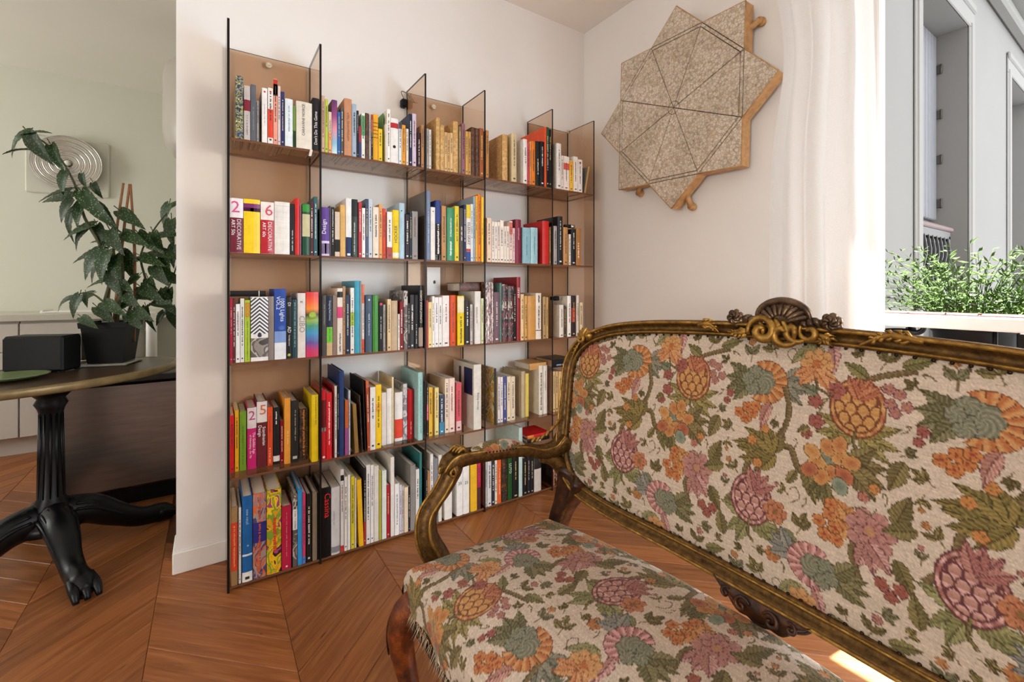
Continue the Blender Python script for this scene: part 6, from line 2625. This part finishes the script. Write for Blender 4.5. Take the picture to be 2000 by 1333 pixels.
b.build('pedestal', M['iron'], tab)
for sgn in (-1, 1):
    b = MB()
    b.bbox((-0.32, sgn * 0.04 - 0.015, 0.722), (0.32, sgn * 0.04 + 0.015, 0.742), 0.004)
    b.build('crossbar', M['iron'], tab)
feet_dirs = [math.atan2(2.21 - 2.585, -0.376 + 0.54) - TD + k * PI / 2 for k in range(4)]
for a in feet_dirs:
    d = Vector((math.cos(a), math.sin(a), 0))
    nrm = Vector((-math.sin(a), math.cos(a), 0))
    b = MB()
    path = bez([d * 0.03 + Vector((0, 0, 0.19)), d * 0.12 + Vector((0, 0, 0.17)), d * 0.20 + Vector((0, 0, 0.115)), d * 0.29 + Vector((0, 0, 0.062)), d * 0.37 + Vector((0, 0, 0.048)), d * 0.425 + Vector((0, 0, 0.028))], 26)
    b.tube(path, [0.065, 0.062, 0.055, 0.045, 0.042, 0.046, 0.028], 12, squash=(1.0, 0.85))
    for off in (-0.024, 0, 0.024):      # claws
        b.tube(bez([d * 0.36 + nrm * off + Vector((0, 0, 0.06)), d * 0.42 + nrm * off * 1.25 + Vector((0, 0, 0.042)), d * 0.448 + nrm * off * 1.3 + Vector((0, 0, 0.012))], 8), [0.018, 0.017, 0.009], 8)
    for q in range(7):                  # acanthus ribs
        ang = (q - 3) * 0.42
        off = nrm * math.sin(ang) * 0.058
        lift = math.cos(ang) * 0.058
        b.tube([path[2 + k] * 1 + off * (1 - k / 24) + Vector((0, 0, lift * (1 - k / 26))) for k in range(0, 13)], [0.006, 0.008, 0.010, 0.003], 6)
    b.build('foot', M['iron'], tab)

ZT = 0.771
q = on_z(82, 728, ZT)
bx = thing('black_box', 'black rectangular box with rounded edges on the oval table left of the plant', 'radio', (q.x - 0.004, q.y + 0.030, ZT), (0, 0, -0.42))
b = MB()
b.bbox((-0.106, -0.05, 0.004), (0.106, 0.055, 0.152), 0.008)
b.build('case', M['black_plastic'], bx)
b = MB()
b.bbox((-0.102, -0.053, 0.014), (0.102, -0.05, 0.142), 0.001)
b.build('front_grille', mat('black_grille_cloth', '060606', 0.8), bx)
b = MB()
for sx in (-0.09, 0.09):
    for sy in (-0.035, 0.05):
        b.lathe([(0.010, 0), (0.010, 0.005)], 10, M=Matrix.Translation((sx, sy, 0)))
b.build('rubber_feet', M['gap'], bx)
q = on_z(40, 741, ZT)
ds = thing('dish', 'shallow green dish on the oval table in front of the black box', 'dish', (q.x - 0.035, q.y + 0.0, ZT))
b = MB()
b.lathe([(0.0, 0), (0.06, 0), (0.085, 0.006), (0.115, 0.016), (0.118, 0.019), (0.112, 0.019), (0.08, 0.010), (0.0, 0.006)], 36)
b.build('bowl', M['green_dish'], ds)
ds.scale = (1, 0.9, 1)
q = on_z(160, 660, ZT + 0.08)
cn = on_z(150, 706, ZT)
cl = thing('clock', 'small dark object with a pale face between the black box and the plant pot', 'clock', (cn.x + 0.005, cn.y + 0.06, ZT), (0, 0, -0.9))
b = MB()
b.bbox((-0.045, -0.02, 0.0), (0.045, 0.02, 0.125), 0.006)
b.build('case', mat('olive_metal_case', '2a2a20', 0.5), cl)
b = MB()
b.bbox((-0.035, -0.022, 0.07), (0.035, -0.02, 0.112), 0.001)
b.build('face', mat('dim_grey_face', '4d4c44', 0.6), cl)

# ---- spotted begonia
q = on_z(212, 716, ZT)
bg_o = thing('potted_begonia', 'tall spotted begonia with bamboo canes in a square black pot', 'plant', (q.x, q.y + 0.085, ZT), (0, 0, math.radians(-14)))
b = MB()
def sq(h, z):
    return [(-h, -h, z), (h, -h, z), (h, h, z), (-h, h, z)]
rings = [sq(0.064, 0.012), sq(0.080, 0.170), sq(0.086, 0.171), sq(0.088, 0.196), sq(0.079, 0.196), sq(0.077, 0.168)]
vs = [p for r in rings for p in r]
fs = [(3, 2, 1, 0)]
for i in range(len(rings) - 1):
    for k in range(4):
        k2 = (k + 1) % 4
        fs.append((i * 4 + k, i * 4 + k2, i * 4 + 4 + k2, i * 4 + 4 + k))
b.add(vs, fs)
b.build('pot', M['pot'], bg_o)
b = MB()
b.bbox((-0.088, -0.088, 0.0), (0.088, 0.088, 0.010), 0.004)
b.build('saucer', mat('pale_pot_saucer', '8f8c82', 0.5), bg_o, label='pale flat saucer')
b = MB()
b.grid(lambda u, v: ((u - 0.5) * 0.152, (v - 0.5) * 0.152, 0.168 + 0.008 * math.sin(u * 13) * math.sin(v * 11)), 10, 10)
b.build('soil', M['soil'], bg_o)


def begonia_material():
    m, nt, bs = nodes_of('spotted_begonia_leaf')
    tc = N(nt, 'ShaderNodeTexCoord')
    vo = N(nt, 'ShaderNodeTexVoronoi', i_Scale=135.0, i_Randomness=0.75)
    nt.links.new(tc.outputs['Object'], vo.inputs['Vector'])
    r = ramp(nt, [(0.22, lin('a9ba90')), (0.28, lin('25431a'))])
    nt.links.new(vo.outputs['Distance'], r.inputs[0])
    oi = N(nt, 'ShaderNodeObjectInfo')
    hs = N(nt, 'ShaderNodeHueSaturation')
    mr = N(nt, 'ShaderNodeMapRange')
    mr.inputs['To Min'].default_value = 0.55
    mr.inputs['To Max'].default_value = 1.15
    nt.links.new(oi.outputs['Random'], mr.inputs[0])
    nt.links.new(mr.outputs[0], hs.inputs['Value'])
    nt.links.new(r.outputs[0], hs.inputs['Color'])
    nt.links.new(hs.outputs[0], bs.inputs['Base Color'])
    bs.inputs['Roughness'].default_value = 0.45
    tr = N(nt, 'ShaderNodeBsdfTranslucent')
    tr.inputs[0].default_value = lin('6f9a2c')
    mx = N(nt, 'ShaderNodeMixShader')
    mx.inputs[0].default_value = 0.22
    nt.links.new(bs.outputs[0], mx.inputs[1])
    nt.links.new(tr.outputs[0], mx.inputs[2])
    nt.links.new(mx.outputs[0], nt.nodes['Material Output'].inputs[0])
    return m


M['begonia'] = begonia_material()


def leaf_mesh(L, Wd, droop, fold):
    """asymmetric angel wing leaf along +x from its stalk, drooping, folded along its midrib, 1 mm thick"""
    mb = MB()
    nu, nv = 14, 6
    def P(u, v, dz=0):
        wl = math.sin(PI * min(1, u * 0.95 + 0.05) ** 0.62) ** 0.85 * (1 - 0.25 * u)
        s = (v - 0.5) * 2
        asym = 1.10 if s < 0 else 0.92
        x = L * (u - (0.13 * (1 - u) ** 6 * abs(s) * asym))
        y = Wd * s * wl * asym * 0.5 + 0.0007 * math.sin(u * 40) * abs(s) ** 3
        z = -droop * L * u * u + fold * abs(s) * wl * Wd - 0.35 * fold * s * s * Wd * wl + 0.0012 * math.sin(u * 36 + abs(s) * 5) + dz
        return (x, y, z)
    mb.grid(lambda u, v: P(u, v), nu, nv)
    mb.grid(lambda u, v: P(u, 1 - v, -0.0008), nu, nv)
    mb.tube([(-0.03, 0, 0.012), (0, 0, 0), (L * 0.5, 0, -droop * L * 0.25 - 0.001), (L * 0.95, 0, -droop * L * 0.9 - 0.001)], [0.0022, 0.002, 0.0012, 0.0005], 5)
    return mb.mesh('leaf', M['begonia'])


LM = [leaf_mesh(0.135, 0.062, 0.25, 0.14), leaf_mesh(0.115, 0.066, 0.45, 0.10), leaf_mesh(0.155, 0.058, 0.6, 0.2), leaf_mesh(0.095, 0.055, 0.3, 0.12)]
inv = (Matrix.Translation(bg_o.location) @ Matrix.Rotation(math.radians(-14), 4, 'Z')).inverted()
PY = q.y + 0.085


def leaf(px, py, ang, sz=1.0, kind=0, dy=0.0, tilt=0.0, roll=0.0):
    """leaf whose stalk end is at the given place on the plant, its tip pointing along ang in the room's frontal plane"""
    p = on_y(px, py, PY + dy)
    o = bpy.data.objects.new('leaf', LM[kind % 4])
    COL.objects.link(o)
    o.parent = bg_o
    a = math.radians(ang)
    ex = (RT * math.cos(a) + UP * math.sin(a)) * math.cos(tilt) - FW * math.sin(tilt)
    ez = -FW * math.cos(roll) + UP * math.sin(roll)
    ez = (ez - ex * ez.dot(ex)).normalized()
    ey = ez.cross(ex)
    R = Matrix((ex, ey, ez)).transposed().to_4x4()
    o.matrix_local = inv @ Matrix.Translation(p) @ R @ Matrix.Diagonal((sz * 1.04, sz * 0.96, sz, 1))


leaves = [  # px, py, angle, size, kind, dy, tilt, roll
    (52, 262, 12, 0.82, 0, 0, 0.2, 1.0), (56, 258, 215, 0.8, 2, 0, 0.3, 0.4), (70, 292, 176, 1.0, 0, 0.02, 0.1, 1.2), (58, 262, -52, 1.15, 0, -0.03, 0.2, 0.2),
    (100, 284, -58, 0.95, 0, 0, 0.3, 0.3), (128, 335, -95, 0.85, 1, -0.02, 0.4, 0.2), (160, 340, -80, 0.55, 1, 0.02, 0.2, 0.1), (183, 358, -65, 0.75, 3, 0.02, 0.1, 0.2),
    (135, 372, -168, 0.95, 0, -0.02, 0.2, 0.9), (140, 385, 182, 1.05, 0, 0.02, 0.1, 0.5), (138, 392, -115, 0.82, 1, -0.03, 0.4, 0.2), (160, 396, -100, 0.9, 1, -0.03, 0.4, 0.1),
    (143, 412, -110, 0.85, 2, 0.03, 0.2, 0.4), (160, 375, -42, 1.25, 2, -0.03, 0.3, 0.5), (185, 400, -38, 1.15, 0, -0.01, 0.3, 0.7), (235, 412, -28, 1.1, 0, -0.02, 0.3, 0.6),
    (180, 440, -160, 1.0, 0, 0, 0.2, 0.7), (172, 445, -140, 0.8, 2, 0.03, 0.2, 0.3), (190, 440, -60, 0.9, 1, 0.02, 0.3, 0.4), (215, 450, -50, 1.1, 1, -0.04, 0.5, 0.4),
    (240, 455, -20, 1.1, 0, -0.03, 0.3, 0.5), (225, 465, -150, 0.9, 1, -0.02, 0.4, 0.4), (270, 455, -35, 1.05, 1, 0, 0.4, 0.4), (300, 455, -60, 1.0, 1, 0.01, 0.4, 0.3),
    (200, 490, -165, 1.0, 0, 0, 0.2, 0.7), (195, 490, -120, 1.15, 1, -0.02, 0.4, 0.3), (210, 490, -95, 1.2, 1, -0.04, 0.5, 0.2), (225, 500, -70, 1.1, 1, -0.03, 0.5, 0.3),
    (240, 490, -30, 0.9, 3, 0.02, 0.3, 0.4), (250, 500, -80, 0.9, 1, 0, 0.3, 0.3), (205, 505, -140, 0.9, 2, 0.02, 0.2, 0.4), (275, 500, -15, 1.0, 0, 0.02, 0.3, 0.6),
    (330, 400, -115, 0.95, 1, 0.03, 0.2, 0.5), (345, 398, -150, 0.7, 0, 0.05, 0.2, 0.6), (335, 430, -85, 1.05, 1, 0.0, 0.4, 0.3), (310, 460, 8, 0.9, 0, 0.03, 0.2, 0.7),
    (300, 490, -10, 1.1, 0, 0.02, 0.2, 0.7), (320, 500, -70, 1.0, 1, 0, 0.4, 0.3), (300, 520, -45, 1.0, 1, -0.02, 0.4, 0.4), (340, 480, -95, 0.9, 1, 0.04, 0.3, 0.3),
    (220, 545, -170, 0.85, 0, 0, 0.2, 0.9), (215, 530, -60, 1.05, 1, -0.03, 0.4, 0.4), (235, 550, -30, 0.9, 3, -0.02, 0.4, 0.4), (270, 540, -140, 0.8, 3, -0.02, 0.3, 0.3),
    (275, 560, -25, 1.05, 0, 0, 0.3, 0.5), (290, 545, -65, 0.9, 1, 0.02, 0.3, 0.3), (180, 575, 200, 0.75, 2, 0, 0.2, 0.4), (155, 578, -112, 0.85, 1, -0.03, 0.3, 0.2),
    (168, 575, -82, 0.6, 3, -0.02, 0.3, 0.2), (140, 582, -160, 0.6, 2, 0.02, 0.2, 0.6), (205, 590, -20, 1.0, 0, -0.03, 0.4, 0.6), (190, 600, -28, 0.9, 0, -0.01, 0.4, 0.6),
    (240, 570, -35, 0.95, 1, -0.01, 0.4, 0.4), (255, 590, -150, 0.8, 3, -0.03, 0.3, 0.4), (262, 575, -5, 0.9, 0, 0.02, 0.2, 0.7), (310, 570, -50, 1.1, 1, 0.01, 0.3, 0.4),
    (330, 565, -90, 1.0, 1, 0.02, 0.3, 0.3), (300, 590, -10, 0.8, 0, 0.02, 0.2, 0.7), (262, 605, -15, 1.0, 0, -0.06, 0.5, 0.6), (250, 612, -32, 0.95, 1, -0.06, 0.5, 0.5),
    (160, 620, -20, 0.75, 0, -0.07, 0.4, 0.7), (200, 632, 10, 0.5, 3, -0.05, 0.3, 0.6), (320, 610, -120, 0.75, 3, 0.02, 0.3, 0.3), (335, 600, -80, 0.9, 1, 0.03, 0.3, 0.3),
    (285, 600, -75, 0.7, 2, -0.02, 0.3, 0.3), (318, 535, -20, 1.0, 0, 0.03, 0.2, 0.5), (232, 470, 175, 0.9, 0, 0.03, 0.2, 0.8), (255, 520, -160, 0.95, 3, 0.03, 0.3, 0.3)]
for t in leaves:
    leaf(*t)


def stem(pts, r, name='stem', m='stem', dy=0.0, dys=None):
    mb = MB()
    P = [inv @ on_y(x, y, PY + (dys[i] if dys else dy)) for i, (x, y) in enumerate(pts)]
    mb.tube(bez(P, 26), r, 7)
    mb.build(name, M[m], bg_o)


stem([(205, 664), (203, 600), (215, 540), (196, 480), (165, 425), (150, 370), (125, 320), (95, 285), (62, 262)], [0.008, 0.007, 0.006, 0.004, 0.003])
stem([(225, 664), (232, 600), (240, 540), (232, 470), (215, 420), (185, 395)], [0.008, 0.007, 0.005, 0.003], dy=-0.02)
stem([(238, 664), (255, 600), (285, 560), (275, 500), (300, 450), (335, 405)], [0.008, 0.006, 0.004, 0.003], dy=0.03)
stem([(230, 664), (250, 625), (300, 590), (330, 560), (345, 520)], [0.006, 0.005, 0.003], dy=0.02)
stem([(215, 664), (215, 610), (190, 580), (165, 572), (140, 582)], [0.006, 0.004, 0.002], dy=-0.02)
stem([(220, 664), (200, 620), (180, 600)], [0.004, 0.002], dy=-0.03)
for pts in ([(204, 668), (218, 520), (241, 358)], [(218, 668), (236, 500), (253, 360)], [(262, 668), (263, 500), (255, 360)]):
    mb = MB()
    P = [inv @ on_y(x, y, PY + 0.01) for x, y in pts]
    mb.tube(bez(P, 16), [0.006, 0.0065, 0.005], 8)
    for k in (4, 8, 12):
        c = bez(P, 16)[k]
        mb.ball(c, (0.0075, 0.0075, 0.004), seg=8, rings=4)
    mb.build('bamboo_cane', M['bamboo'], bg_o)
